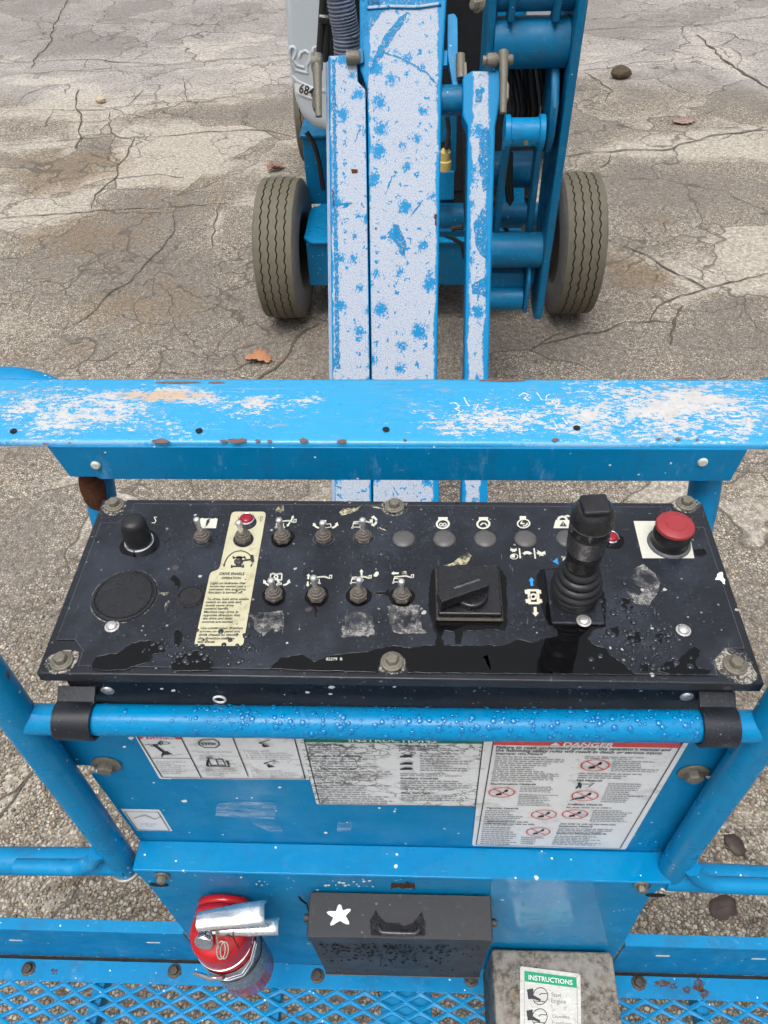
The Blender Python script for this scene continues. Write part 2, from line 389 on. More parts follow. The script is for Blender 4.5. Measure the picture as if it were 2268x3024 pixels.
faces = np.stack([idx[:-1, :-1], idx[:-1, 1:], idx[1:, 1:], idx[1:, :-1]], -1).reshape(-1, 4)
gz = 0.006 * np.sin(gv[:, 0] * 1.3 + 0.4) * np.sin(gv[:, 1] * 0.9)
gz *= np.clip((np.hypot(gv[:, 0], gv[:, 1]) - 1.5) / 2, 0, 1) * 0.5; gz -= gz.max()
me = bpy.data.meshes.new('ground'); me.from_pydata(np.column_stack([gv, gz]).tolist(), [], faces.tolist())
for nm, arr in (('tone', tone), ('brown', brown)):
    a = me.attributes.new(nm, 'FLOAT', 'POINT'); a.data.foreach_set('value', arr.astype(np.float32))
ground = bpy.data.objects.new('ground', me); COL.objects.link(ground); ground['kind'] = 'structure'; ORG['ground'] = Vector()
ground['label'] = 'worn asphalt yard with exposed aggregate, cracks and damp stains'

t = NT('worn_asphalt')
wob = t.vadd(t.pos(), t.noisec(60, 2), 0.006)
vc = t.vor(88, vec=wob); cc = t.sep(vc.outputs['Color'])
ve = t.vor(88, 'DISTANCE_TO_EDGE', vec=wob)
stone = t.ramp(cc[0], [(0.0, (0.22, 0.19, 0.15)), (0.25, (0.31, 0.275, 0.22)), (0.5, (0.42, 0.375, 0.31)), (0.72, (0.51, 0.465, 0.40)), (0.88, (0.33, 0.31, 0.30)), (1.0, (0.42, 0.31, 0.19))])
gap = t.ss(ve.outputs[0], 0.05, 0.20)
tn = t.math('ADD', t.attr('tone'), t.math('MULTIPLY', t.math('SUBTRACT', t.noise(1.1, 7, 0.68), 0.5), 2.6))
tn = t.math('ADD', tn, t.math('MULTIPLY', t.math('SUBTRACT', t.noise(6.0, 6, 0.75, vec=t.map(t.pos(), (0.7, 1.6, 1))), 0.5), 2.0))
cellv = t.vadd(t.pos(), t.noisec(1.7, 5), 0.75)
cv = t.vor(1.15, vec=cellv); cd = t.sep(cv.outputs['Color'])[0]
tn = t.math('ADD', tn, t.math('MULTIPLY', t.math('SUBTRACT', cd, 0.55), 0.85))
pale = t.ss(tn, 0.0, 0.8); dark = t.ss(tn, 0.0, -0.75)
binder = t.mix(t.noise(200, 3), (0.075, 0.060, 0.045), (0.19, 0.16, 0.125))
worn = t.math('MAXIMUM', gap, t.math('MULTIPLY', pale, 0.55))
col = t.mix(worn, binder, stone)
far_grey = t.ss(t.math('ADD', t.sep(t.pos())[1], t.math('MULTIPLY', t.noise(.9, 5), 1.6)), 7.6, 8.0)      # far ground blends to a flatter grey past a wavering line
col = t.mix(t.math('MULTIPLY', far_grey, 0.55), col, (0.37, 0.345, 0.335))
col = t.mix(t.math('MULTIPLY', pale, 0.40), col, (0.53, 0.485, 0.415))
col = t.mix(t.math('MULTIPLY', dark, 0.56), col, (0.160, 0.139, 0.120))
br = t.ss(t.math('ADD', t.attr('brown'), t.math('MULTIPLY', t.math('SUBTRACT', t.noise(6, 6, 0.75), 0.5), 2.0)), 0.15, 0.85)
col = t.mix(t.math('MULTIPLY', br, 0.55), col, (0.20, 0.135, 0.07), 'MIX')
br2 = t.ss(t.noise(2.3, 6, 0.7, vec=t.map(t.pos(), (1, 1, 1), (3, 8, 0))), 0.60, 0.78)
col = t.mix(t.math('MULTIPLY', br2, 0.35), col, (0.26, 0.19, 0.11))
grain = t.ss(t.noise(42, 6, .82), .34, .66, .66, 1.30); gm = t.new('ShaderNodeVectorMath', operation='SCALE'); t.put(gm.inputs[0], col); t.put(gm.inputs['Scale'], grain); col = gm.outputs[0]
speck = t.spots(26, 0.10, 0.08, 0.2, vec=t.vadd(t.pos(), t.noisec(40), .02)); col = t.mix(t.math('MULTIPLY', speck, 0.6), col, (0.07, 0.06, 0.05))
veins = t.vor(1.15, 'DISTANCE_TO_EDGE', vec=cellv).outputs[0]
vein2 = t.vor(2.9, 'DISTANCE_TO_EDGE', vec=t.vadd(t.pos(), t.noisec(3.0, 5), 0.45)).outputs[0]
vm = t.math('MULTIPLY', t.ss(veins, 0.011, 0.003), t.ss(t.noise(1.3, 3), 0.40, 0.5))
vm2 = t.math('MULTIPLY', t.ss(vein2, 0.020, 0.006), t.ss(t.noise(0.9, 3, vec=t.map(t.pos(), (1, 1, 1), (5, 1, 0))), 0.50, 0.58))
vm = t.math('MAXIMUM', vm, vm2)
col = t.mix(t.math('MULTIPLY', vm, 0.72), col, (0.085, 0.073, 0.060))
t.bump(t.math('SUBTRACT', t.math('ADD', t.math('MULTIPLY', gap, 1.0), t.math('MULTIPLY', t.noise(420, 3), 0.5)), t.math('MULTIPLY', vm, 2.0)), 0.55, 0.004)
rgh = t.math('SUBTRACT', 0.85, t.math('MULTIPLY', dark, 0.30))
M['asphalt'] = t.done(col, rgh, spec=0.35)
me.materials.append(M['asphalt'])

# cracks: open joints in the sheet, as bent dirt-filled strips with a raised broken lip
for i, (path, hw, band) in enumerate(crack_paths):
    rnd = random.Random(100 + i); b = MB(); n = len(path); vs = []
    for k, p in enumerate(path):
        d = (path[min(k + 1, n - 1)] - path[max(k - 1, 0)]).normalized(); s = Vector((-d.y, d.x, 0))
        w = hw * 0.62 * (0.55 + 0.45 * math.sin(math.pi * min(1, (k + .3) / n * 4, (n - k - .7) / n * 4) / 2)) * rnd.uniform(0.35, 1.25)
        q = Vector((p.x, p.y, 0.004)); o = s * rnd.uniform(-.3, .3) * hw
        vs += [q + s * w + o, q - s * w + o]
    b.add(vs, [(2 * k, 2 * k + 1, 2 * k + 3, 2 * k + 2) for k in range(n - 1)])
    c = b.build('crack', M['crack'], ground, smooth=0)

# exposed stones close to the platform, where each shows: one mass of small domes
def pebbles():
    rs = np.random.RandomState(3); x0, x1, y0, y1, st = -1.45, 1.35, 0.22, 2.0, 0.0122
    gx, gy = np.meshgrid(np.arange(x0, x1, st), np.arange(y0, y1, st * .92))
    gx = gx + (np.arange(gx.shape[0]) % 2)[:, None] * st / 2
    cx = (gx + rs.uniform(-.42, .42, gx.shape) * st).ravel(); cy = (gy + rs.uniform(-.42, .42, gy.shape) * st).ravel()
    keep = rs.uniform(size=cx.size) < 0.64 * np.clip((y1 - cy) / 0.8, 0, 1) ; cx, cy = cx[keep], cy[keep]; n = cx.size
    k = 6; r = st * rs.uniform(.24, .60, n) * np.where(rs.uniform(size=n) < .12, 1.35, 1); el = rs.uniform(.62, 1.0, n); th = rs.uniform(0, 6.28, n); hz = r * rs.uniform(.35, .75, n)
    V = np.zeros((n, 2 * k + 1, 3))
    for j in range(k):
        a = 2 * np.pi * j / k + rs.uniform(-.3, .3, n); rr = r * rs.uniform(.82, 1.15, n)
        ex, ey = np.cos(a) * rr, np.sin(a) * rr * el
        X, Y = ex * np.cos(th) - ey * np.sin(th), ex * np.sin(th) + ey * np.cos(th)
        V[:, j] = np.stack([cx + X, cy + Y, np.full(n, -.002)], 1)
        V[:, k + j] = np.stack([cx + X * .72, cy + Y * .72, hz * rs.uniform(.7, 1.0, n)], 1)
    V[:, 2 * k] = np.stack([cx + rs.uniform(-.2, .2, n) * r, cy, hz * 1.08], 1)
    fs = [(j, (j + 1) % k, k + (j + 1) % k, k + j) for j in range(k)]
    q = (np.arange(n)[:, None, None] * (2 * k + 1) + np.array(fs)[None]).reshape(-1, 4)
    tr = (np.arange(n)[:, None, None] * (2 * k + 1) + np.array([(k + j, k + (j + 1) % k, 2 * k) for j in range(k)])[None]).reshape(-1, 3)
    me = bpy.data.meshes.new('exposed_gravel'); me.from_pydata(V.reshape(-1, 3).tolist(), [], q.tolist() + tr.tolist())
    a = me.attributes.new('tint', 'FLOAT', 'POINT'); a.data.foreach_set('value', np.repeat(rs.uniform(size=n), 2 * k + 1).astype(np.float32))
    o = bpy.data.objects.new('exposed_gravel', me); COL.objects.link(o); o.parent = ground; o['kind'] = 'stuff'; ORG[o.name] = Vector()
    t = NT('gravel_stones'); c = t.ramp(t.attr('tint'), [(0, (0.11, 0.088, 0.064)), (.22, (0.22, 0.18, 0.13)), (.44, (0.34, 0.29, 0.22)), (.66, (0.44, 0.39, 0.315)), (.86, (0.55, 0.505, 0.43)), (.92, (0.20, 0.185, 0.172)), (1, (0.38, 0.24, 0.11))])
    c = t.mix(t.math('MULTIPLY', t.ss(t.noise(3.2, 5, .7), .44, .68), .62), c, (0.17, 0.135, 0.10)); c = t.mix(t.math('MULTIPLY', t.noise(500, 3), .35), c, (0.22, 0.19, 0.15))
    me.materials.append(t.done(c, 0.6, spec=0.4)); return o
pebbles()

# fallen leaves, a stone and a clod: things lying on the ground
def leaf(name, label, p, size, rotz, col, curl=0.25, seed=1, lobes=5):
    rnd = random.Random(seed); o = thing(name, label, 'leaf', (p.x, p.y, 0.004), 'fallen leaves on the asphalt')
    out = []
    for side in (1, -1):
        row = []
        for k in range(lobes * 3 + 1):
            u = k / (lobes * 3); w = (0.16 + 0.42 * math.sin(math.pi * min(1, u * 1.05)) ** .8) * (1.0 if k % 3 == 1 else (0.52 if lobes > 3 else 0.82) if k % 3 == 0 else 0.88)
            if k == lobes * 3: w = 0.03
            row.append((u - .5, side * w * rnd.uniform(.8, 1.1) * .75))
        out.append(row)
    b = MB(); n = len(out[0]); vs = []
    for k in range(n):
        for q in (out[0][k], ((out[0][k][0]), 0), out[1][k]):
            x, y = q; z = curl * (abs(y) ** 1.4) * 1.6 + 0.16 * curl * math.sin(x * 7 + seed) + (0.0 if y else -0.012) + rnd.uniform(0, .03)
            vs.append(Vector((x, y, z)))
    mz = min(v.z for v in vs); R = Matrix.Rotation(rotz, 3, 'Z')
    b.add([R @ (Vector((v.x, v.y, v.z - mz)) * size) + org(o) for v in vs], [(3 * k + j, 3 * k + 3 + j, 3 * k + 4 + j, 3 * k + 1 + j) for k in range(n - 1) for j in (0, 1)])
    mt = plain(name + '_material', col, 0.6, 0, 0.35, 90); bl = b.build('blade', mt, o, smooth=60)
    s = bl.modifiers.new('thick', 'SOLIDIFY'); s.thickness = 0.0012
    st = MB(); st.tube([org(o) + R @ (Vector((x, 0, h)) * size) for x, h in ((-.80, .02 - mz), (-.62, .03 - mz), (-.5, .01 - mz), (.3, .006 - mz))], [size * .012, size * .012, size * .014, size * .006], 6); st.build('stalk', mt, o)
    return o
leaf('oak_leaf', 'orange brown oak leaf lying on the asphalt before the tyre', at(762, 1063, z=0), .14, 2.9, (0.42, 0.20, 0.10), .35, 2)
leaf('oak_leaf', 'small curled brown leaf on the ground just beyond the tyre below the grey turret cover', at(815, 503, z=0), .13, .7, (0.24, 0.12, 0.08), .6, 4)
leaf('oak_leaf', 'dull reddish leaf flat on the asphalt far beyond the tall blue arm', at(2020, 362, z=0), .17, .2, (0.30, 0.20, 0.17), .1, 5)
leaf('wet_leaf', 'dark brown wet leaf on gravel beside the toe board', at(2134, 2680, z=0), .085, .5, (0.055, 0.034, 0.030), .12, 6, 2)
leaf('wet_leaf', 'dark wet leaf on gravel beyond the slanting rail post', at(2166, 2497, z=0), .07, 2.2, (0.05, 0.033, 0.028), .15, 7, 3)
def lump(name, label, cat, p, r, col, seed):
    rnd = random.Random(seed); bm = bmesh.new(); bmesh.ops.create_icosphere(bm, subdivisions=2, radius=1)
    for v in bm.verts: v.co = Vector((v.co.x * r * rnd.uniform(.8, 1.2), v.co.y * r * .8 * rnd.uniform(.8, 1.2), (v.co.z * .6 + .45) * r * rnd.uniform(.85, 1.15)))
    me = bpy.data.meshes.new(name); bm.to_mesh(me); bm.free(); me.materials.append(plain(name + '_material', col, .9, 0, .4, 40, .2, .5))
    o = bpy.data.objects.new(name, me); COL.objects.link(o); o.location = (p.x, p.y, 0.0); ORG[o.name] = Vector(o.location); tag(o, label, cat); return o
lump('dirt_clod', 'dark brown clod of dirt on the pale asphalt far out', 'clod', at(1830, 229, z=0), .085, (0.085, 0.065, 0.045), 3)
lump('stone', 'small cream stone lying beside a crack far out', 'stone', at(298, 302, z=0), .045, (0.46, 0.38, 0.28), 5)

# ================================================================== flat print (decals, legends)
_TXT = {}
def text_shape(s, shear=0.0, bold=0.0):
    key = (s, shear, bold)
    if key not in _TXT:
        cu = bpy.data.curves.new('lettering', 'FONT'); cu.body = s; cu.shear = shear; cu.offset = bold; cu.resolution_u = 2; cu.fill_mode = 'FRONT'
        ob = bpy.data.objects.new('lettering', cu); me = bpy.data.meshes.new_from_object(ob)
        vs = [(v.co.x, v.co.y) for v in me.vertices]; fs = [tuple(p.vertices) for p in me.polygons]
        bpy.data.objects.remove(ob); bpy.data.curves.remove(cu); bpy.data.meshes.remove(me)
        _TXT[key] = (vs, fs)
    return _TXT[key]
class Print(MB):
    def __init__(s, o, n, up, gap=0.0005):
        super().__init__(); s.o = Vector(o); s.n = Vector(n).normalized(); s.upv = Vector(up); s.gap = gap; s.mats = []
    def mi(s, m):
        m = M[m]
        if m not in s.mats: s.mats.append(m)
        return s.mats.index(m)
    def P(s, p, layer=0):
        if len(p) == 2: p = onplane(p[0], p[1], s.o, s.n)
        return Vector(p) + s.n * s.gap * layer
    def poly(s, pts, m, layer=1): s.flat([s.P(p, layer) for p in pts], s.n, s.mi(m)); return s
    def stroke(s, pts, w, m, layer=2, closed=False):
        P = [s.P(p, layer) for p in pts]; n = len(P); vs = []
        for i in range(n):
            a = P[i - 1] if (closed or i) else P[i]; c = P[(i + 1) % n] if (closed or i < n - 1) else P[i]
            d1 = (P[i] - a).normalized(); d2 = (c - P[i]).normalized(); d = (d1 + d2)
            d = d.normalized() if d.length > 1e-6 else d2
            k = 1.0 / max(.45, abs(d.dot(d2 if d2.length > .5 else d1)))
            sd = s.n.cross(d) * (w / 2 * k); vs += [P[i] + sd, P[i] - sd]
        fs = [(2 * i, 2 * i + 1, (2 * i + 3) % (2 * n), (2 * i + 2) % (2 * n)) for i in range(n if closed else n - 1)]
        s.add(vs, fs, s.mi(m)); return s
    def ellipse(s, c, e1, e2, w, m, layer=2, fill=False):
        """c centre, e1 and e2 ends of the half axes"""
        C, A, B = s.P(c, layer), s.P(e1, layer), s.P(e2, layer)
        pts = [C + (A - C) * math.cos(a) + (B - C) * math.sin(a) for a in [2 * math.pi * k / 28 for k in range(28)]]
        pts = [p - s.n * s.gap * layer for p in pts]
        return s.poly(pts, m, layer) if fill else s.stroke(pts, w, m, layer, True)
    def text(s, st, pl, pr, m, layer=2, k=1.0, shear=0.0, bold=0.0):
        a, b = s.P(pl, layer), s.P(pr, layer); vs, fs = text_shape(st, shear, bold)
        x0 = min(v[0] for v in vs); x1 = max(v[0] for v in vs); u = (b - a) / (x1 - x0); sc = u.length * k
        up = (s.upv - u.normalized() * s.upv.dot(u.normalized())).normalized() * sc
        s.add([a + u * (v[0] - x0) + up * v[1] for v in vs], fs, s.mi(m)); return s
    def rows(s, tl, tr, bl, n, m='print_grey', h=0.36, seed=0, layer=2, fill=(.55, 1.0)):
        """n lines of print too fine to read: broken runs of word length"""
        rnd = random.Random(seed); TL, TR, BL = s.P(tl), s.P(tr), s.P(bl); U = TR - TL; V = BL - TL
        for i in range(n):
            y = TL + V * ((i + .5) / n); hh = V * (h / n / 2); x = 0.0; end = rnd.uniform(*fill)
            while x < end:
                w = rnd.uniform(.04, .12)
                p0, p1 = y + U * x, y + U * min(end, x + w)
                s.flat([p + s.n * s.gap * layer for p in (p0 - hh, p1 - hh, p1 + hh, p0 + hh)], s.n, s.mi(m)); x += w + .02
        return s
    def make(s, name, parent): return s.build(name, s.mats, parent, smooth=0)
def hexbolt(b, p, n, r, h, wr=0.0, m=0, ang=0.3):
    """hex head with washer, standing on p along n"""
    q = Vector(n).normalized().to_track_quat('Z', 'Y').to_matrix()
    z = 0.0
    if wr: b.lathe([(wr, 0), (wr, h * .22), (wr * .92, h * .3)], 20, p, q, m); z = h * .29
    b.lathe([(r, z), (r, z + h * .75), (r * .86, z + h * .92), (r * .5, z + h * .95)], 6, p, q, m, ang)

# ================================================================== WORK PLATFORM
PLAT = thing('work_platform', 'blue steel work platform with rails, safety decals and mesh floor', 'platform', (-0.02, 0.36, 0.823))
ZF, YP, YL = 0.823, 0.400, 0.361            # floor height, upper panel plane, lower panel plane
# --- wide bent channel on the front rail
def chan_mat():
    t = NT('scuffed_channel_paint'); p = t.pos(); xyz = t.sep(p)
    col = t.mix(t.noise(9, 4), (0.02, 0.270, 0.52), (0.035, 0.32, 0.58))
    fine = t.noise(210, 7, 0.85, vec=t.map(p, (0.45, 1, 1))); med = t.noise(26, 6, 0.7, vec=t.map(p, (0.55, 1, 1)))
    def blob(cx, cy, rx, ry):
        a = t.math('POWER', t.math('DIVIDE', t.math('SUBTRACT', xyz[0], cx), rx), 2); b_ = t.math('POWER', t.math('DIVIDE', t.math('SUBTRACT', xyz[1], cy), ry), 2)
        return t.math('SUBTRACT', 1.0, t.math('SQRT', t.math('ADD', a, b_)))
    reg = None
    for q, sub_ in (((.315, .765, .13, .060), -.15), ((.22, .750, .10, .05), .1), ((-.43, .755, .19, .055), .12), ((-.33, .79, .12, .022), .05), ((.10, .745, .13, .045), .32), ((-.20, .77, .10, .03), .35), ((.46, .77, .10, .03), .30)):
        bb = t.math('SUBTRACT', blob(*q), sub_); reg = bb if reg is None else t.math('MAXIMUM', reg, bb)
    up = t.ss(t.sep(t.new('ShaderNodeNewGeometry').outputs['Normal'])[2], .6, .9)
    v = t.math('ADD', t.math('MULTIPLY', reg, 0.50), t.math('ADD', t.math('MULTIPLY', t.math('SUBTRACT', fine, .5), 3.0), t.math('MULTIPLY', t.math('SUBTRACT', med, .5), 1.5)))
    worn = t.math('MULTIPLY', t.ss(v, 0.16, 0.36), up)
    pal = t.mix(t.noise(60, 5, .7), (0.36, 0.34, 0.32), (0.62, 0.61, 0.60))
    tan = t.math('MULTIPLY', t.ss(t.math('ADD', t.math('MULTIPLY', blob(-.31, .79, .09, .02), .5), t.math('SUBTRACT', t.noise(90, 6, .7, vec=t.map(p, (.3, 1, 1))), .5)), .12, .3), .7)
    pal = t.mix(tan, pal, (0.50, 0.32, 0.18)); pal = t.mix(t.math('MULTIPLY', t.ss(t.noise(420, 3), .55, .7), .4), pal, (0.42, 0.36, 0.30))
    smr = t.math('MULTIPLY', t.ss(t.noise(30, 6, .75, vec=t.map(p, (.35, 1.2, 1))), .52, .72), .40); col = t.mix(smr, col, (0.16, 0.30, 0.40)); smb = t.ss(t.noise(22, 6, .75, vec=t.map(p, (.4, 1.5, 1), (3, 5, 0))), .60, .70); col = t.mix(t.math('MULTIPLY', smb, .45), col, (0.36, 0.27, 0.18)); col = t.mix(worn, col, pal)
    scr = t.ss(t.noise(1, 3, .6, vec=t.map(p, (7, 420, 420))), .66, .70); col = t.mix(t.math('MULTIPLY', scr, .30), col, (0.45, 0.52, 0.58))
    scb = t.ss(t.noise(1, 3, .6, vec=t.map(p, (9, 380, 380), (4, 2, 0))), .70, .73); col = t.mix(t.math('MULTIPLY', scb, .4), col, (0.05, 0.12, 0.2))
    edge = t.math('ADD', t.ss(xyz[1], .7065, .7035), t.ss(xyz[1], .823, .828))
    chip = t.math('MULTIPLY', t.math('MULTIPLY', edge, up), t.ss(t.noise(24, 5, .7, vec=t.map(p, (1.2, .2, .2))), .57, .60)); col = t.mix(chip, col, t.mix(t.noise(200, 3), (0.16, 0.10, 0.085), (0.38, 0.30, 0.27)))
    lipm = t.math('MULTIPLY', t.math('SUBTRACT', 1.0, up), t.ss(t.math('ADD', t.math('MULTIPLY', t.math('MAXIMUM', blob(-.40, .70, .16, 1), blob(.20, .70, .13, 1)), .5), t.math('SUBTRACT', t.noise(220, 6, .8), .5)), .14, .34))
    col = t.mix(t.math('MULTIPLY', lipm, .55), col, (0.30, 0.50, 0.72))
    col = t.mix(t.spots(60, .03, .08, .2, vec=t.vadd(p, t.noisec(90), .006)), col, (0.7, .72, .72))
    t.bump(t.math('ADD', t.math('MULTIPLY', worn, -.5), t.noise(30, 3)), .25, .001)
    return t.done(col, t.math('ADD', t.ss(t.noise(20, 4), .3, .8, .24, .42), t.math('MULTIPLY', worn, .12)))
M['channel'] = chan_mat(); M['lip'] = blue_paint('channel_lip_paint', chips=.04, rust=0.0, dirt=.15, scuff=.25, rough=.36, gain=.95)
b = MB(); ZC = 1.725
prof = [(.703, ZC - .0045), (.7045, ZC - .002), (.707, ZC - .0006), (.711, ZC), (.765, ZC + .0015), (.822, ZC), (.827, ZC - .001), (.830, ZC - .005), (.830, ZC - .03), (.8265, ZC - .03), (.8265, ZC - .006), (.707, ZC - .0055), (.7035, ZC - .009)]
N = 40; X0, X1 = -.62, .575
vs = [Vector((X0 + (X1 - X0) * i / N, y, z)) for i in range(N + 1) for y, z in prof]; k = len(prof)
b.add(vs, [(i * k + j, i * k + (j + 1) % k, (i + 1) * k + (j + 1) % k, (i + 1) * k + j) for i in range(N) for j in range(k)] + [tuple(range(k))[::-1], tuple(N * k + j for j in range(k))])
b.build('rail_channel', M['channel'], PLAT, smooth=50)
b = MB(); b.prism([(-.4445, .7002, ZC - .006), (.394, .7002, ZC - .006), (.3885, .7002, 1.6665), (.300, .7002, 1.6655), (-.395, .7002, 1.6635), (-.398, .7002, 1.6675), (-.432, .7002, 1.6675)], (0, .004, 0)); b.build('channel_lip', M['lip'], PLAT, bevel=.0015)
for px, py in ((40, 1274), (588, 1273), (1140, 1269), (1703, 1265)):      # drain holes and rivets in the channel
    b = MB(); c = at(px, py, z=ZC + .0012); b.lathe([(.0042, .0), (.0042, .0008)], 16, c + Vector((0, 0, .0005))); b.build('drain_hole', M['void'], PLAT)
for px, py in ((283, 1373), (2075, 1364)):
    c = at(px, py, y=.70); b = MB(); b.lathe([(.006, -.001), (.006, .0015), (.0045, .003)], 16, c, Vector((0, -1, 0)).to_track_quat('Z', 'Y').to_matrix()); b.build('rivet', M['print_cream'], PLAT)
def arc(p0, p1, p2, n=8):
    """smooth corner p0-p1-p2 (quadratic)"""
    p0, p1, p2 = Vector(p0), Vector(p1), Vector(p2); return [p0 * (1 - t) ** 2 + p1 * 2 * t * (1 - t) + p2 * t * t for t in [i / n for i in range(n + 1)]]
t = NT('faint_chalk'); M['chalk'] = t.done((.70, .70, .70), .7, spec=.2, Alpha=t.ss(t.noise(300, 4, .7), .35, .6, .25, .95))
for pts in (((1326, 1192), (1345, 1190), (1357, 1200), (1346, 1208), (1360, 1216), (1350, 1226)), ((1370, 1174), (1378, 1190), (1386, 1200)), ((1414, 1192), (1402, 1212)), ((1532, 1170), (1546, 1161), (1560, 1166), (1548, 1178), (1562, 1184)), ((1584, 1158), (1592, 1170), (1600, 1182)), ((1612, 1184), (1614, 1170), (1624, 1164)), ((1630, 1192), (1634, 1180), (1648, 1178), (1652, 1190), (1642, 1204)), ((1632, 1240), (1640, 1254), (1648, 1268)), ((1660, 1232), (1668, 1244), (1676, 1254))):
    g = Print((0, 0, ZC + .0017), (0, 0, 1), (0, 1, 0), .0003); g.stroke(pts, .0017, 'chalk', 1); g.make('chalk_mark', PLAT)
M['chip'] = plain('bare_steel_chip', (.17, .10, .085), .75, .1, .45, 150, .3)
for px, py, w_, h_ in ((134, 1311, 12, 4), (205, 1309, 7, 3), (475, 1303, 26, 7), (660, 1303, 14, 4), (700, 1302, 30, 8), (760, 1302, 9, 6), (796, 1303, 8, 4), (896, 1301, 16, 6), (1010, 1303, 15, 6), (1196, 1299, 6, 3), (1640, 1299, 12, 5), (1946, 1297, 8, 3), (2002, 1298, 9, 4), (2060, 1299, 6, 4), (1480, 1124, 80, 2.5), (2030, 1118, 55, 3), (520, 1129, 70, 3), (640, 1129, 30, 3)):
    g = Print((0, 0, ZC + .0007), (0, 0, 1), (0, 1, 0), .0003); g.poly([(px + w_ * math.cos(a) * random.uniform(.7, 1.15), py + h_ * math.sin(a) * random.uniform(.6, 1.2)) for a in [2 * math.pi * k / 12 for k in range(12)]], 'chip', 1); g.make('paint_chip', PLAT)
# --- rail posts behind the control box, bent over into the top rail
for sx, x, name in ((-1, -.4265, 'rail_post'), (1, .386, 'rail_post')):
    b = MB(); xo = x + (-.13 if sx < 0 else .155)
    b.tube([(xo + sx * .9, .845, 1.706), (xo + sx * .3, .845, 1.706)] + arc((xo - sx * .015, .845, 1.706), (x, .835, 1.700), (x, .752, 1.60), 12)[:-3] + arc((x, .755, 1.615), (x, .727, 1.57), (x, .722, 1.48), 5) + [(x, .722, 1.2), (x, .722, .80)], .0205, 24)
    b.build(name, M['blue_rough'], PLAT, smooth=60)
b = MB(); c = Vector((-.4265, .727, 1.632)); vs = []; R_ = .0212       # rusted opening worn through the bend
for i in range(9):
    for j in range(9):
        u, v = i / 4 - 1, j / 4 - 1; w = math.sqrt(max(0, 1 - u * u)); aa = v * w * 1.0; vs.append(c + Vector((R_ * math.sin(aa * .85 + .55), -R_ * math.cos(aa * .85 + .55) - .0015 + .024 * (u + 1) * .22, u * .036)))
b.add(vs, [(i * 9 + j, i * 9 + j + 1, i * 9 + j + 10, i * 9 + j + 9) for i in range(8) for j in range(8)]); o = b.build('rusted_patch', M['rust'], PLAT, smooth=60); o['label'] = 'rust brown patch on the rail post under the channel'
# --- bar that carries the control box, and the posts beside it
YB, ZB, XL, XR = .380, 1.6440, -.3935, .3435
M['wet_blue'] = blue_paint('wet_blue_tube_paint', chips=.05, rust=0.0, dirt=.1, rough=.22)
b = MB(); b.tube([(XL, YB, ZB - .004), (-.2, YB, ZB - .002), (.1, YB, ZB), (XR, YB, ZB + .006)], .0158, 32); b.build('cross_bar', M['wet_blue'], PLAT, smooth=60)
for x, sx in ((XL, -1), (XR, 1)):
    b = MB(); b.tube([(x, YB, 1.222 if sx < 0 else 1.235), (x - .001 * sx, YB, 1.45), (x, YB, 1.80)] + arc((x, YB, 1.83), (x, YB, 1.90), (x + sx * .06, YB + .05, 1.90), 6), .0185, 28); b.build('front_post', M['blue'], PLAT, smooth=60)
    zb = ZB - .004 if sx < 0 else ZB + .006
    if False: b = MB(); b.tube([Vector((x - sx * .0225, YB + .0150 * math.cos(a), zb + .0150 * math.sin(a))) for a in [2 * math.pi * k / 20 for k in range(20)]], .0028, 8, closed=True); b.build('weld_bead', M['blue_rough'], PLAT, smooth=60)
# --- panel that carries the decals, its ledge, and the lower panel
def poly_y(pts, y): return [at(px, py, y=y) for px, py in pts]
M['panel_blue'] = blue_paint('front_panel_paint', chips=.045, rust=0.0, dirt=.10, rough=.36, gain=.94)
top_l, top_r = (-.415, YP, 1.63), (.375, YP, 1.63)
pl = [Vector(top_l)] + poly_y([(168, 2190), (222, 2260), (272, 2263), (290, 2278), (294, 2287), (268, 2287), (312, 2345), (416, 2489)], YP)
pr = poly_y([(1963, 2518), (2062, 2360), (2098, 2316), (2092, 2303), (2079, 2293), (2130, 2290), (2178, 2236)], YP) + [Vector(top_r)]
zl = at(1134, 2495, y=YP).z
pl[-1].z = zl - .012; pr[0].z = zl - .012
b = MB(); b.prism(pl + pr, (0, .003, 0)); b.build('front_panel', M['panel_blue'], PLAT, bevel=.0012)
lx0, lx1 = -.3685, .3385
b = MB(); b.box(((lx0 + lx1) / 2, (YP - .001 + YL - .001) / 2, zl - .002), (lx1 - lx0, YP - YL + .001, .004)); b.build('panel_ledge', M['wet_blue'], PLAT, bevel=.002)
la, lb = at(425, 2592, y=YL), at(556, 2766, y=YL); ra, rb = at(1950, 2603, y=YL), at(1838, 2792, y=YL)
b = MB(); b.prism([(lx0, YL, zl - .0045), (la.x - .004, YL, 1.235), (la.x, YL, 1.20), (lb.x, YL, .985), (lb.x, YL, ZF + .002), (rb.x, YL, ZF + .002), (rb.x, YL, .985), (ra.x, YL, 1.20), (ra.x + .004, YL, 1.235), (lx1, YL, zl - .0045)], (0, .003, 0)); b.build('lower_panel', M['panel_blue'], PLAT, bevel=.001)
for px, py, y, r, w in ((316, 2254, YP, .0098, .0172), (2046, 2278, YP, .0098, .0172), (480, 2583, YL, .0065, .0105), (1893, 2610, YL, .0065, .0105)):
    b = MB(); hexbolt(b, at(px, py, y=y) - Vector((0, .0005, 0)), (0, -1, 0), r, .009, w); b.build('panel_bolt', M['bolt_dirty'], PLAT, bevel=.0006)
for x in (XL, XR):
    c = Vector((x, YB, 1.226 if x < 0 else 1.239)); b = MB(); b.tube([c + Vector((.0195 * math.cos(a), .0195 * math.sin(a), 0)) for a in [2 * math.pi * k / 24 for k in range(24)]], .0034, 8, closed=True); b.build('clamp_ring', M['steel'], PLAT, smooth=60)
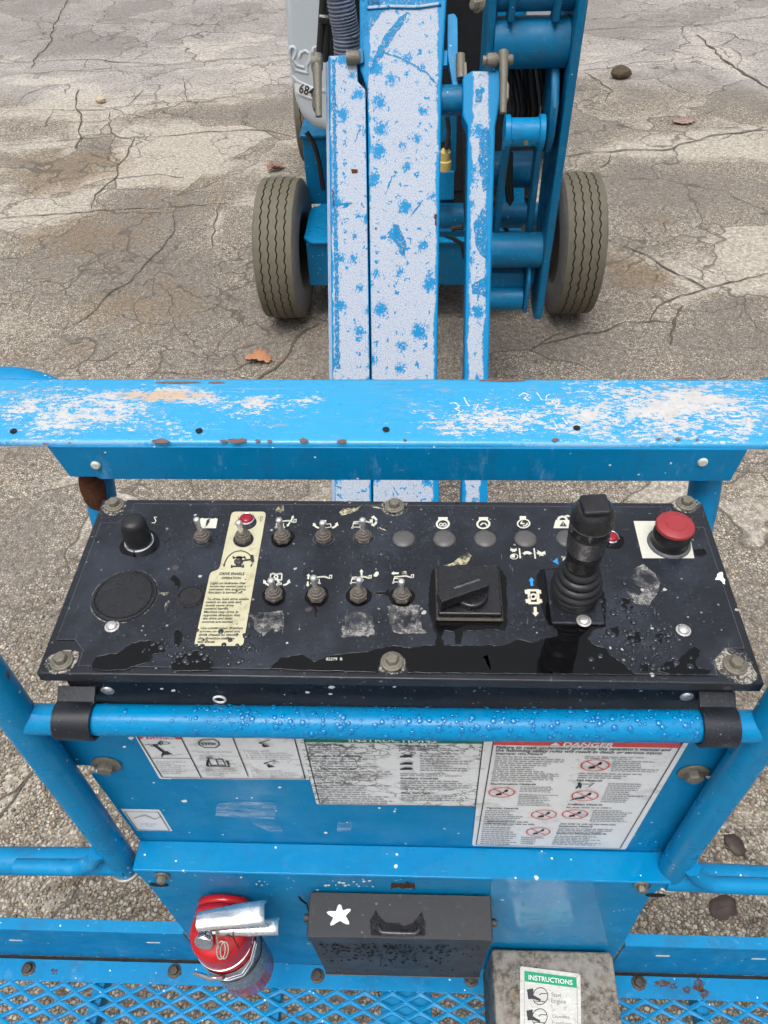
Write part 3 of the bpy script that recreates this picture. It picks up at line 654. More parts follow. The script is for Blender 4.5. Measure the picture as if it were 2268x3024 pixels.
for px, py in ((470, 2612), (1935, 2642)):
    c = at(px, py, y=YL - .0005); b = MB(); b.lathe([(.006, 0), (.006, .0012)], 16, c, Matrix.Scale(2.2, 3, Vector((1, 0, 0))) @ Vector((0, -1, 0)).to_track_quat('Z', 'Y').to_matrix()); b.build('slot', M['void'], PLAT)
# --- lower side rails with their short bent braces
for sx, x, yz in ((-1, XL, at(150, 2547, z=1.25)), (1, XR, at(2150, 2600, z=1.25))):
    b = MB(); b.tube([(x + sx * .80, yz.y, yz.z), (x + sx * .2, yz.y, yz.z), (x - sx * .006, yz.y + .004, yz.z)], .0182, 24); b.build('lower_rail', M['blue_rough'], PLAT, smooth=60)
    b = MB(); b.tube([(x + sx * .135, yz.y - .012, yz.z + .016)] + arc((x + sx * .06, yz.y - .012, yz.z + .018), (x + sx * .03, yz.y - .012, yz.z + .018), (x + sx * .012, yz.y - .006, yz.z + .06), 6), .0105, 14); b.build('rail_brace', M['blue_rough'], PLAT, smooth=60)
# --- toe boards, floor edge plate, expanded mesh, beams under the floor
for sx, xa, xb in ((-1, -1.15, lb.x - .006), (1, rb.x + .006, 1.10)):
    b = MB(); b.box(((xa + xb) / 2, YL + .003, .9), (xb - xa, .004, .150)); b.box(((xa + xb) / 2, YL + .010, .977), (xb - xa, .018, .004)); b.build('toe_board', M['blue_rough'], PLAT, bevel=.001)
    b = MB(); b.box(((xa + xb) / 2, YL - .002, ZF + .003), (xb - xa, .004, .005)); b.build('floor_seam', M['void'], PLAT)
    for px, py in (((47, 2777), (453, 2784)) if sx < 0 else ((1957, 2823), (2240, 2832))):
        c = at(px, py, y=YL + .0008); b = MB(); b.box(c, (.022, .001, .0035)); b.build('rub_mark', M['print_cream'], PLAT)
b = MB(); b.box((-.02, .3425, ZF - .002), (2.26, .037, .004)); b.build('floor_edge_plate', M['blue_rough'], PLAT, bevel=.001)
for px, py in ((84, 2861), (515, 2868), (938, 2882), (1391, 2893), (1885, 2903)):
    b = MB(); hexbolt(b, at(px, py, z=ZF) + Vector((0, 0, .0003)), (0, 0, 1), .0078, .006, .0118, 0, random.uniform(0, 1)); b.build('floor_bolt', M['bolt_dark'], PLAT, bevel=.0006)
t = NT('rust_bloom'); M['bloom'] = t.done(t.mix(t.noise(200), (.06, .022, .012), (.15, .07, .035)), .85, spec=.2, Alpha=t.ss(t.noise(150, 4, .8), .42, .56))
rnd = random.Random(41)
for px, py, w_, h_ in ((1955, 2905, 28, 10), (1990, 2912, 16, 9), (2030, 2922, 14, 12), (2062, 2912, 20, 22), (2080, 2935, 14, 16), (1893, 2900, 22, 16), (160, 2870, 12, 10), (84, 2868, 20, 12), (515, 2876, 20, 12), (938, 2890, 20, 12), (1391, 2902, 22, 12)):
    g = Print((0, 0, ZF + .0002), (0, 0, 1), (0, 1, 0), .0003); g.poly([(px + w_ * math.cos(a) * rnd.uniform(.6, 1.2), py + h_ * math.sin(a) * rnd.uniform(.6, 1.2)) for a in [2 * math.pi * k / 14 for k in range(14)]], 'bloom', 1); g.make('rust_bloom', PLAT)
for px, py, y_, w_ in ((318, 2262, YP, 26), (2046, 2288, YP, 26), (482, 2588, YL, 24), (1895, 2616, YL, 24), (2105, 2420, YP, 12)):
    g = Print((0, y_ - .0003, 0), (0, -1, 0), (0, 0, 1), .0002); g.poly([(px + w_ * math.cos(a) * rnd.uniform(.6, 1.2), py + w_ * .6 * math.sin(a) * rnd.uniform(.6, 1.2)) for a in [2 * math.pi * k / 14 for k in range(14)]], 'bloom', 1); g.make('rust_bloom', PLAT)
PX_, PY_ = .0470, .0268
b = MB(); y_top = .3245; rows_n = 30; hw_, hd_, bw = PX_ / 2, PY_ / 2, .0052
def cell(cx, cy):
    out = [(cx - hw_, cy), (cx, cy - hd_), (cx + hw_, cy), (cx, cy + hd_)]
    s1, s2 = .79, .53
    inn = [(cx - hw_ * s1, cy), (cx - hw_ * .10, cy - hd_ * s2), (cx + hw_ * .10, cy - hd_ * s2), (cx + hw_ * s1, cy), (cx + hw_ * .10, cy + hd_ * s2), (cx - hw_ * .10, cy + hd_ * s2)]
    vs = [(x, y, ZF) for x, y in out] + [(x, y, ZF - .001) for x, y in inn] + [(x, y, ZF - .006) for x, y in inn]
    b.add(vs, [(0, 1, 5, 4), (1, 6, 5), (1, 2, 7, 6), (2, 3, 8, 7), (3, 9, 8), (3, 0, 4, 9)] + [(4 + i, 4 + (i + 1) % 6, 10 + (i + 1) % 6, 10 + i) for i in range(6)])
for r in range(rows_n):
    off = hw_ if r % 2 else 0
    for i in range(-24, 24): cell(i * PX_ + off - .005, y_top - hd_ * (r + .15))
b.build('mesh_floor', M['blue_rough'], PLAT, smooth=0)
for x, w in ((-.535, .020), (-.228, .020), (-.005, .085), (.49, .022), (-.95, .03), (.95, .03)):
    b = MB(); b.box((x, -.05, ZF - .028), (w, .80, .036)); b.build('floor_beam', M['blue'], PLAT, bevel=.003)
b = MB(); b.beam((-.02, .44, .75), (-.02, 1.46, .68), .09, .09); b.box((-.02, .40, .78), (.4, .06, .08)); b.build('platform_support', M['blue_shaded'], PLAT, bevel=.004)
# ghost marks and a clear film on the panels
t = NT('faded_sticker_ghost'); M['ghost'] = t.done((.30, .50, .72), .5, Alpha=t.math('MULTIPLY', t.ss(t.noise(45, 5, .65, vec=t.map(t.pos(), (.5, 1, 1.6))), .36, .66), .62))
M['film'] = blue_paint('film_covered_paint', chips=.03, rust=0, dirt=.2, scuff=.35, rough=.16, gain=1.05)
for pts in ([(642, 2372), (700, 2366), (818, 2368), (812, 2418), (636, 2408)], [(728, 2420), (812, 2428), (836, 2444), (836, 2454), (790, 2454)], [(998, 2425), (1020, 2430), (1040, 2424), (1036, 2452), (995, 2454)]):
    g = Print((0, YP - .0006, 0), (0, -1, 0), (0, 0, 1)); g.poly(pts, 'ghost'); g.make('sticker_ghost', PLAT)
g = Print((0, YL - .0006, 0), (0, -1, 0), (0, 0, 1)); g.poly([(1450, 2592), (1752, 2600), (1798, 2792), (1444, 2784)], 'film'); g.make('clear_film', PLAT)
g = Print((0, YL - .0006, 0), (0, -1, 0), (0, 0, 1)); rnd = random.Random(5)
g.poly([(1155 + 70 * i / 9, 2606 + rnd.uniform(-4, 4)) for i in range(10)] + [(1225 - 70 * i / 9, 2624 + rnd.uniform(-5, 3)) for i in range(10)], 'rust'); g.make('torn_residue', PLAT)

rnd = random.Random(17); SPL = [(962 + 10 * i + rnd.uniform(-3, 3), 2608 + rnd.uniform(-9, 9), rnd.uniform(1.2, 4)) for i in range(15)] + [(758 + 8 * i, 2600 + rnd.uniform(-3, 14), rnd.uniform(1, 3)) for i in range(5)] + [(712, 2590, 3), (1692, 2672, 4), (1640, 2722, 4), (545, 2364, 6), (826, 2324, 4), (962, 2458, 4), (1120, 2385, 3), (1165, 2395, 3), (388, 2178, 6), (368, 2204, 4), (735, 2507, 4), (815, 2506, 4)]
for i, (px, py, s_) in enumerate(SPL):                       # spatters of white paint
    y_ = YL if py > 2540 else YP
    g = Print((0, y_ - .0004, 0), (0, -1, 0), (0, 0, 1)); g.poly([(px + s_ * 1.5 * math.cos(a) * rnd.uniform(.7, 1.2), py + s_ * .8 * math.sin(a) * rnd.uniform(.7, 1.2)) for a in [2 * math.pi * k / 9 for k in range(9)]], 'white_paint', 1); g.make('paint_spatter', PLAT)
# ------------------------------------------------------------------ safety decals
def dirty_white(name, cx, cz, smear, crackle):
    t = NT(name); p = t.pos(); col = t.mix(t.noise(30, 4), (0.66, .66, .645), (.76, .76, .75))
    sm = t.ss(t.noise(26, 7, .7, vec=t.map(p, (1, 1, 1.6))), .54, .70); col = t.mix(t.math('MULTIPLY', sm, smear), col, (.30, .27, .22))
    bl = t.ss(t.math('ADD', t.noise(34, 6, .7), 0), .62, .74); col = t.mix(t.math('MULTIPLY', bl, smear), col, (.10, .09, .08))
    if crackle:
        w = t.vadd(p, t.noisec(110, 4), .016); e = t.vor(62, 'DISTANCE_TO_EDGE', vec=t.map(w, (.8, 1, 1.5))).outputs[0]
        cr = t.math('MULTIPLY', t.ss(e, .085, .02), t.ss(t.noise(14, 4), .36, .56)); col = t.mix(t.math('MULTIPLY', cr, crackle), col, (.13, .115, .09))
    scr = t.ss(t.noise(1, 2, .6, vec=t.map(t.vadd(p, t.noisec(20), .05), (90, 90, 300))), .67, .70); col = t.mix(t.math('MULTIPLY', scr, .35), col, (.2, .19, .17))
    return t.done(col, .4)
M['decal_a'] = dirty_white('dirty_decal', 0, 0, .75, 0); M['decal_b'] = dirty_white('crazed_decal', 0, 0, .35, .85); M['decal_c'] = dirty_white('rain_marked_decal', 0, 0, .42, 0)
O_, N_, U_ = (0, YP - .0006, 0), (0, -1, 0), (0, 0, 1)
def d1(x, y): return (380 + x / 3.072, 2150 + y / 3.072)
def d2(x, y): return (880 + x / 2.860, 2150 + y / 2.860)
def d3(x, y): return (1380 + x / 2.5136, 2150 + y / 2.5136)
# tip-over decal
g = Print(O_, N_, U_); q = d1
g.poly([q(20, 10), q(1575, 20), q(1640, 470), q(390, 458), q(385, 464), q(290, 460), q(276, 452)], 'decal_a', 0)
g.poly([q(48, 20), q(452, 30), q(482, 100), q(98, 97)], 'print_red', 1); g.text('DANGER', q(190, 98), q(440, 100), 'white', 2, 1.15, 0, .02)
g.poly([q(122, 92), q(150, 68), q(172, 93)], 'white', 2)
for a, c in ((q(60, 40), q(305, 440)), (q(455, 40), q(660, 446)), (q(925, 30), q(1085, 432)), (q(1498, 60), q(1602, 456))): g.stroke([a, c], .0013, 'print_black')
g.stroke([q(305, 440), q(660, 446), q(1602, 456)], .0013, 'print_black'); g.stroke([q(208, 266), q(572, 270)], .0011, 'print_black'); g.stroke([q(575, 243), q(1010, 250)], .0006, 'print_grey'); g.stroke([q(1030, 272), q(1560, 280)], .0006, 'print_grey')
g.poly([q(208, 146), q(240, 142), q(330, 208), q(352, 206), q(372, 222), q(400, 232), q(345, 240), q(318, 240), q(300, 268), q(296, 235), q(308, 222)], 'print_black'); g.stroke([q(150, 146), q(185, 140), q(212, 160), q(262, 156), q(268, 140), q(200, 148)], .001, 'print_black')
for r in (16, 30, 44): g.stroke([q(300 - r * .5 + 14, 112), q(288 - r * .5, 128), q(304 - r * .5 + 6, 146)], .0009, 'print_black')
g.stroke([q(305, 120), q(330, 118), q(366, 126), q(368, 138), q(330, 140), q(312, 142)], .0009, 'print_black', closed=True); g.stroke([q(240, 248), q(490, 232)], .0006, 'print_grey')
for i, s in enumerate(('Tip-over Hazard', 'If tilt-alarm', 'sounds, unit is', 'on a severe', 'slope. Death or', 'serious injury', 'will result.')):
    x = 248 + i * 10; g.text(s, q(x, 304 + i * 17.6), q(x + (270, 160, 250, 190, 255, 230, 180)[i], 305 + i * 17.6), 'print_grey', 2, .95)
oc = [q(*p) for p in ((668, 98), (775, 97), (818, 124), (822, 148), (790, 172), (692, 171), (642, 146), (636, 122))]
g.stroke(oc, .0015, 'print_black', closed=True); g.text('STOP', q(664, 148), q(800, 149), 'print_black', 2, 1.1, 0, .02)
g.text('• Stop all movement', q(590, 214), q(935, 216), 'print_grey', 2)
for k in range(3): g.stroke([q(700 - k * 6 + 24, 272 + k * 8), q(722 - 8 * k, 340 - k * 2), q(918 - k * 3, 342 - k), q(880 + 12 * k, 285 + k * 2)], .0011, 'print_black')
g.stroke([q(720, 268), q(800, 276), q(850, 272), q(880, 330), q(812, 330), q(750, 332), q(720, 268)], .0012, 'print_black'); g.stroke([q(792, 276), q(815, 330)], .0012, 'print_black')
for i, s in enumerate(("• Read operator's", 'manual before', 'attempting to move', 'machine.')): g.text(s, q(668 + i * 14, 372 + i * 17), q((950, 930, 1015, 850)[i], 373 + i * 17), 'print_grey', 2, .95)
for i, s in enumerate(('Platform uphill:', '1  Lower primary boom.', '2  Lower secondary boom.', '3  Retract primary boom.')): g.text(s, q(1045 + i * 8, 205 + i * 19), q((1280, 1440, 1500, 1475)[i], 207 + i * 19), 'print_grey', 2)
for i, s in enumerate(('Platform downhill:', '1  Retract primary boom.', '2  Lower secondary boom.', '3  Lower primary boom.')): g.text(s, q(1115 + i * 6, 386 + i * 18), q((1390, 1520, 1550, 1510)[i], 388 + i * 18), 'print_grey', 2)
for dx, dy in ((0, 0), (45, 185)):
    g.stroke([q(1180 + dx, 130 + dy), q(1282 + dx, 100 + dy)], .0013, 'print_black'); g.stroke([q(1180 + dx, 130 + dy), q(1230 + dx, 138 + dy), q(1210 + dx, 152 + dy)], .0013, 'print_black'); g.poly([q(1205 + dx, 150 + dy), q(1250 + dx, 148 + dy), q(1282 + dx, 164 + dy), q(1225 + dx, 172 + dy)], 'print_black')
g.make('tip_over_decal', PLAT)
# instructions decal
g = Print((0, YP - .0012, 0), N_, U_); q = d2
g.poly([q(-10, 10), q(1640, 20), q(1512, 664), q(170, 645), q(155, 636)], 'decal_b', 0)
g.poly([q(30, 15), q(1580, 25), q(1565, 130), q(62, 117)], 'print_green', 1); g.text('INSTRUCTIONS', q(430, 108), q(1170, 118), 'white', 2, 1.0, 0, .02)
g.stroke([q(45, 60), q(185, 634), q(1495, 656), q(1572, 40)], .0012, 'print_black')
H2 = [('Emergency Stop', 82, 138, 385), ('Operation from Platform', 104, 234, 540), ('To Position Platform', 132, 342, 485), ('To Drive and Steer', 160, 458, 465), ('Driving on a Slope', 850, 146, 1190), ('Auxiliary Controls', 862, 422, 1185), ('After Each Use', 866, 546, 1115)]
for s, x, y, x2 in H2: g.text(s, q(x, y + 2), q(x2, y + 5), 'print_black', 2, 1.0, 0, .03)
for tl, tr, bl, n in (((86, 148), (760, 152), (96, 212), 4), ((112, 242), (800, 248), (126, 326), 4), ((138, 350), (810, 356), (152, 440), 5), ((166, 466), (820, 474), (196, 632), 9), ((850, 154), (1540, 160), (852, 188), 2), ((1030, 200), (1500, 206), (1030, 360), 8), ((862, 372), (1500, 378), (862, 402), 2), ((864, 432), (1480, 438), (866, 520), 5), ((868, 556), (1420, 562), (870, 610), 3)):
    g.rows(q(*tl), q(*tr), q(*bl), n, seed=int(tl[1]))
for y in (226, 288, 332): g.poly([q(860, y + 12), q(862, y + 2), q(890, y - 4), q(905, y - 10), q(960, y - 8), q(975, y + 2), q(950, y + 6), q(985, y + 16), q(930, y + 10)], 'print_black', 3)
g.make('instruction_decal', PLAT)
# danger decal
g = Print((0, YP - .0018, 0), N_, U_); q = d3
g.poly([q(130, 10), q(1690, 30), q(1180, 893), q(1165, 901), q(45, 874), q(36, 862)], 'decal_c', 0)
g.poly([q(215, 15), q(1650, 38), q(1567, 145), q(196, 122)], 'print_red', 1); g.text('DANGER', q(705, 128), q(1080, 134), 'white', 2, .95, .15, .03); g.poly([q(612, 122), q(655, 98), q(690, 124)], 'white', 2)
g.stroke([q(200, 60), q(65, 862), q(1132, 890), q(1600, 100)], .0012, 'print_black')
g.text("Failure to read, understand and obey the operator's manual and", q(212, 146), q(1508, 166), 'print_black', 2, 1.2, .15, .02); g.text('the following safety rules will result in death or serious injury.', q(208, 168), q(1445, 190), 'print_black', 2, 1.2, .15, .02)
for s, x, y, x2 in (('Improper Use Hazard', 212, 190, 558), ('Electrocution Hazards', 172, 414, 508), ('Tip-over Hazards', 140, 593, 380), ('Fall Hazards', 810, 388, 1000), ('Collision Hazards', 742, 566, 1000), ('Explosion Hazard', 680, 728, 925), ('Damaged Machine Hazards', 660, 782, 1030)): g.text(s, q(x, y), q(x2, y + 4), 'print_black', 2, 1.05, 0, .03)
for tl, tr, bl, n in (((208, 198), (730, 208), (175, 392), 13), ((395, 424), (715, 432), (385, 470), 4), ((385, 482), (700, 490), (370, 572), 7), ((135, 600), (430, 606), (115, 720), 9), ((150, 678), (640, 690), (140, 712), 2), ((112, 722), (420, 730), (95, 860), 9), ((400, 800), (570, 804), (395, 860), 4), ((875, 200), (1485, 214), (868, 224), 2), ((1085, 232), (1455, 242), (1060, 318), 6), ((835, 322), (1410, 334), (815, 370), 3), ((1050, 400), (1360, 406), (985, 548), 10), ((735, 576), (1280, 584), (730, 592), 1), ((935, 600), (1250, 606), (905, 692), 7), ((690, 698), (1200, 708), (685, 714), 1), ((675, 736), (1140, 744), (662, 772), 3), ((655, 790), (1120, 802), (622, 862), 6)):
    g.rows(q(*tl), q(*tr), q(*bl), n, seed=int(tl[0] + tl[1]), h=.38)
for cx, cy, rx, ry in ((948, 269, 104, 42), (255, 470, 95, 36), (872, 495, 97, 38), (568, 635, 92, 34), (798, 632, 93, 33), (526, 763, 87, 32)):
    g.ellipse(q(cx, cy), q(cx + rx, cy), q(cx + ry * .18, cy - ry), .0016, 'print_red', 3); g.stroke([q(cx - rx * .62, cy - ry * .72), q(cx + rx * .62, cy + ry * .72)], .0014, 'print_red', 3)
    g.stroke([q(cx - rx * .4, cy + ry * .5), q(cx + rx * .1, cy + ry * .1), q(cx + rx * .5, cy - ry * .5)], .0018, 'print_black', 2); g.poly([q(cx - rx * .5, cy + ry * .7), q(cx - rx * .42, cy + ry * .35), q(cx - rx * .1, cy + ry * .2), q(cx + rx * .05, cy + ry * .55)], 'print_black', 2); g.poly([q(cx + rx * .2, cy - ry * .3), q(cx + rx * .4, cy - ry * .55), q(cx + rx * .5, cy - ry * .2), q(cx + rx * .35, cy)], 'print_black', 2)
g.poly([q(800, 442), q(822, 420), q(818, 405), q(830, 396), q(845, 405), q(850, 425), q(838, 445), q(826, 430), q(815, 445)], 'print_black', 2); g.stroke([q(850, 410), q(900, 412), q(940, 405), q(900, 432)], .0012, 'print_black', 2); g.poly([q(755, 535), q(790, 516), q(830, 510), q(820, 520)], 'print_black', 2)
g.make('danger_decal', PLAT)
# power outlet decal
def d4(x, y): return (x / 2.0737, 2000 + y / 2.0737)
g = Print(O_, N_, U_); q = d4
g.poly([q(740, 806), q(972, 810), q(985, 822), q(1056, 942), q(838, 938)], 'white', 0); g.stroke([q(762, 818), q(968, 822), q(1038, 934), q(842, 930)], .001, 'print_black', closed=True)
g.stroke([q(820, 860), q(855, 846), q(885, 838), q(920, 852), q(945, 866), q(985, 850)], .0012, 'print_grey'); g.stroke([q(855, 850), q(890, 844), q(915, 858), q(950, 862)], .0009, 'print_grey')
g.text('115V AC', q(868, 898), q(962, 899), 'print_grey'); g.text('15A', q(902, 910), q(942, 911), 'print_grey', 2, .8)
g.make('power_decal', PLAT)
# rain drops standing on the cross bar: far too many to count
def domes(pts, mat, name, parent, n=8):
    b = MB()
    for p, nr, r, h in pts:
        q = Vector(nr).normalized().to_track_quat('Z', 'Y').to_matrix()
        b.lathe([(r, 0), (r * .93, h * .45), (r * .66, h * .82), (r * .25, h)], n, p, q)
    o = b.build(name, mat, parent, smooth=80); o['kind'] = 'stuff'; return o
t = NT('rain_bead'); M['water'] = t.done((0.0, .17, .42), 0.03, spec=.6)
pts = []; rnd = random.Random(11)
for i in range(760):
    x = rnd.uniform(-.33, .30); a = rnd.gauss(-.35, .75)
    if x < -.2 and rnd.random() < .6: continue
    z0 = ZB - .004 + (x - XL) / (XR - XL) * .010; nr = Vector((0, math.sin(a), math.cos(a)))
    r = min(.0030, .0007 + rnd.expovariate(1300)); pts.append((Vector((x, YB, z0)) + nr * .0156, nr, r, r * .38))
domes(pts, M['water'], 'rain_drops', PLAT)

# ================================================================== CONTROL BOX hanging on the cross bar
ZT = 1.709
BOX = thing('control_box', 'black metal control box with toggle switches and joystick hooked on the blue bar', 'control box', (-.016, .5065, 1.612))
bx0, bx1, by0, by1 = -.3565, .3245, .3905, .6225
def panel_mat(name, base, haze):
    t = NT(name); p = t.pos(); col = t.mix(t.noise(8, 4), base, tuple(k * 1.6 for k in base))
    hz = t.ss(t.noise(14, 6, .72), .40, .66); col = t.mix(t.math('MULTIPLY', hz, haze), col, (0.028, 0.034, 0.048))
    sc = t.ss(t.noise(1, 3, .6, vec=t.map(t.vadd(p, t.noisec(9), .04), (420, 60, 200), rot=(0, 0, .5))), .67, .71); col = t.mix(t.math('MULTIPLY', sc, .45), col, (.15, .165, .20))
    sc2 = t.ss(t.noise(1, 3, .6, vec=t.map(t.vadd(p, t.noisec(12), .05), (70, 400, 200), rot=(0, 0, .3))), .68, .72); col = t.mix(t.math('MULTIPLY', sc2, .38), col, (.14, .155, .19))
    du = t.math('MULTIPLY', t.ss(t.noise(330, 4, .8), .56, .70), t.ss(t.noise(13, 5, .7), .42, .62)); col = t.mix(t.math('MULTIPLY', du, .50), col, (.18, .21, .26))
    s1 = t.spots(90, .07, .06, .22, vec=t.vadd(p, t.noisec(160), .006)); col = t.mix(t.math('MULTIPLY', s1, .8), col, (.46, .47, .46))
    s2 = t.spots(210, .05, .10, .30); col = t.mix(t.math('MULTIPLY', s2, .6), col, (.34, .33, .31))
    s3 = t.spots(48, .06, .08, .22, vec=t.vadd(p, t.noisec(70), .012)); col = t.mix(t.math('MULTIPLY', s3, .6), col, (.10, .085, .07))
    t.bump(t.math('ADD', t.noise(60, 3), t.math('MULTIPLY', t.noise(500, 2), .3)), .10, .001)
    return t.done(col, t.ss(t.noise(20, 5), .3, .75, .26, .48), spec=.36)
M['panel_film'] = panel_mat('black_overlay_film', (0.008, 0.009, 0.013), .70)
M['box_black'] = panel_mat('black_box_paint', (0.009, 0.010, 0.014), .25)
b = MB(); b.box(((bx0 + bx1) / 2, (.4035 + .612) / 2, 1.657), (bx1 - bx0 - .026, .612 - .4035, .084)); b.build('box_body', M['box_black'], BOX, bevel=.003)
b = MB(); b.box(((bx0 + bx1) / 2, (by0 + by1) / 2, ZT - .0072), (bx1 - bx0, by1 - by0, .0136)); b.build('lid', M['box_black'], BOX, bevel=.0022, seg=3)
# overlay film, cut out around the bolts
BOLTS = [(339, 1493), (183, 1954), (1165, 1496), (1158, 1956), (2025, 1489), (2170, 1966)]
bw = [at(x, y, z=ZT) for x, y in BOLTS]
i_ = .0085; x0, x1, y0, y1 = bx0 + i_, bx1 - i_, by0 + i_, by1 - i_
def bay(c, r, bot):                                   # semicircular bay in the long edge
    s = 1 if bot else -1; e = y0 if bot else y1
    pts = [(c.x - r, e)] + [(c.x - r * math.cos(a), c.y + s * r * math.sin(a)) for a in [math.pi * k / 10 for k in range(11)]] + [(c.x + r, e)]
    return pts if bot else pts[::-1]
cq = .030
out = [(x0, y0 + cq), (x0 + cq * .6, y0 + cq), (x0 + cq, y0 + cq * .6), (x0 + cq, y0)] + bay(bw[3], .0165, True) + [(x1 - cq * 1.1, y0), (x1 - cq * 1.1, y0 + cq * .5), (x1 - cq * .6, y0 + cq), (x1, y0 + cq), (x1, y1 - cq), (x1 - cq * .5, y1 - cq), (x1 - cq, y1 - cq * .4), (x1 - cq, y1)] + bay(bw[2], .0155, False) + [(x0 + cq, y1), (x0 + cq, y1 - cq * .5), (x0 + cq * .6, y1 - cq), (x0, y1 - cq)]
b = MB(); b.prism([(x, y, ZT + .0006) for x, y in out], (0, 0, -.0009)); b.build('overlay_film', M['panel_film'], BOX, bevel=.0002, smooth=0)
ZS = ZT + .0006
M['film_edge'] = plain('dusty_film_edge', (.075, .08, .09), .6, 0, .8, 90)
g = Print((0, 0, ZS), (0, 0, 1), (0, 1, 0), .0003); g.stroke([(x, y, ZS) for x, y in out], .0006, 'film_edge', 1, True); g.make('film_edge', BOX)
t = NT('dried_dust'); M['pale_dust'] = t.done(t.mix(t.noise(300), (.26, .24, .20), (.46, .44, .39)), .85, spec=.2, Alpha=t.ss(t.math('ADD', t.noise(330, 5, .8), t.math('MULTIPLY', t.noise(60, 3), .6)), .72, .95))
for i, c in enumerate(bw):
    b = MB(); hexbolt(b, c + Vector((0, 0, .0004)), (0, 0, 1), .0066, .0072, .0112, 0, .4 * i); b.lathe([(.0090, .0016), (.0086, .0030), (.0070, .0032)], 20, c + Vector((0, 0, .0004)))
    b.build('lid_bolt', M['bolt_dirty'], BOX, bevel=.0006)
def blob(c, r, seed, amp=.12, sy=1.0, n=26):
    rnd = random.Random(seed); ph = [rnd.uniform(0, 6.28) for _ in range(4)]
    return [(c.x + r * (1 + amp * (math.sin(2 * a + ph[0]) + .7 * math.sin(3 * a + ph[1]) + .5 * math.sin(5 * a + ph[2]) + .4 * math.sin(9 * a + ph[3]))) * math.cos(a), c.y + sy * r * (1 + amp * (math.sin(2 * a + ph[0]) + .7 * math.sin(3 * a + ph[1]) + .5 * math.sin(5 * a + ph[2]))) * math.sin(a), c.z) for a in [2 * math.pi * k / n for k in range(n)]]
# --- puddles of rain lying on the lid
t = NT('rain_film'); M['wet'] = t.done((.0035, .0036, .0042), .04, IOR=1.33, spec=.5)
t = NT('puddle_rim'); M['rim'] = t.done((.010, .011, .014), .06, spec=.5)
def rough_line(pts, seed, step=9, amp=4.0):
    rnd = random.Random(seed); o = []
    for (xa, ya), (xb, yb) in zip(pts, pts[1:] + pts[:1]):
        n = max(1, int(math.hypot(xb - xa, yb - ya) / step))
        for k in range(n):
            o.append((xa + (xb - xa) * k / n + (rnd.uniform(-amp, amp) if k else 0), ya + (yb - ya) * k / n + (rnd.uniform(-amp, amp) * .7 if k else 0)))
    return o
zA = lambda x, y: (100 + x / 2.0737, 1450 + y / 2.0737)
z6 = lambda x, y: (700 + x / 2.0737, 1450 + y / 2.0737)
z7 = lambda x, y: (1468 + x / 2.0737, 1450 + y / 2.0737)
zD = lambda x, y: (540 + x / 5.0286, 1480 + y / 5.0286)
z5 = lambda x, y: (780 + x / 4.1475, 1500 + y / 4.1475)
z8 = lambda x, y: (1500 + x / 4.6083, 1450 + y / 4.6083)
PUD = [[zA(*p) for p in ((345, 1088), (380, 1015), (450, 1000), (520, 990), (600, 930), (700, 915), (785, 930), (800, 985), (730, 1000), (700, 1050), (640, 1065), (560, 1092), (430, 1098))],
       [zA(*p) for p in ((900, 1000), (1000, 975), (1060, 1010), (1095, 1045), (1080, 1100), (850, 1100), (840, 1060))],
       [zA(*p) for p in ((865, 850), (900, 838), (908, 900), (880, 965), (860, 930))],
       [zA(*p) for p in ((835, 540), (860, 515), (890, 540), (900, 580), (865, 585), (862, 560))],
       [z6(*p) for p in ((205, 1088), (265, 1022), (380, 1000), (420, 1015), (470, 1045), (560, 1012), (700, 992), (800, 985), (870, 960), (960, 945), (1060, 962), (1150, 948), (1215, 945), (1225, 900), (1190, 780), (1170, 700), (1180, 560), (1195, 480), (1300, 465), (1590, 460), (1645, 520), (1655, 700), (1650, 820), (1640, 850), (1380, 858), (1366, 935), (1338, 940), (1335, 862), (1270, 852), (1250, 900), (1270, 945))] +
       [z7(*p) for p in ((0, 945), (60, 938), (130, 908), (215, 930), (300, 900), (372, 885), (360, 845), (310, 815), (285, 750), (262, 640), (240, 530), (262, 482), (420, 478), (600, 476), (640, 560), (668, 700), (665, 830), (590, 850), (550, 905), (600, 945), (660, 960), (700, 1010), (780, 1062), (845, 1125), (500, 1122), (0, 1118))] +
       [z6(*p) for p in ((1400, 1115), (1045, 1112), (1030, 1020), (990, 998), (950, 992), (900, 1000), (875, 1040), (862, 1108), (600, 1100), (380, 1098))],
       [z7(*p) for p in ((975, 1095), (1030, 1050), (1110, 1035), (1160, 990), (1180, 965), (1225, 955), (1245, 980), (1212, 1045), (1230, 1080), (1310, 1098), (1290, 1122), (1190, 1125), (1050, 1120))],
       [z7(*p) for p in ((790, 870), (870, 860), (895, 890), (875, 925), (800, 930))], [z7(*p) for p in ((760, 660), (790, 655), (835, 710), (815, 740), (765, 700))],
       [z7(*p) for p in ((690, 840), (745, 830), (740, 890), (700, 900))], [z7(*p) for p in ((975, 880), (1015, 870), (1005, 930), (970, 920))], [z7(*p) for p in ((1205, 360), (1265, 352), (1282, 385), (1240, 405), (1210, 390))],
       [z7(*p) for p in ((880, 1060), (930, 1050), (925, 1110), (870, 1105))],
       [z5(*p) for p in ((618, 1205), (650, 1205), (636, 1330), (622, 1330))], [z5(*p) for p in ((1290, 1030), (1480, 1035), (1530, 990), (1540, 1090), (1490, 1070), (1330, 1045))]]
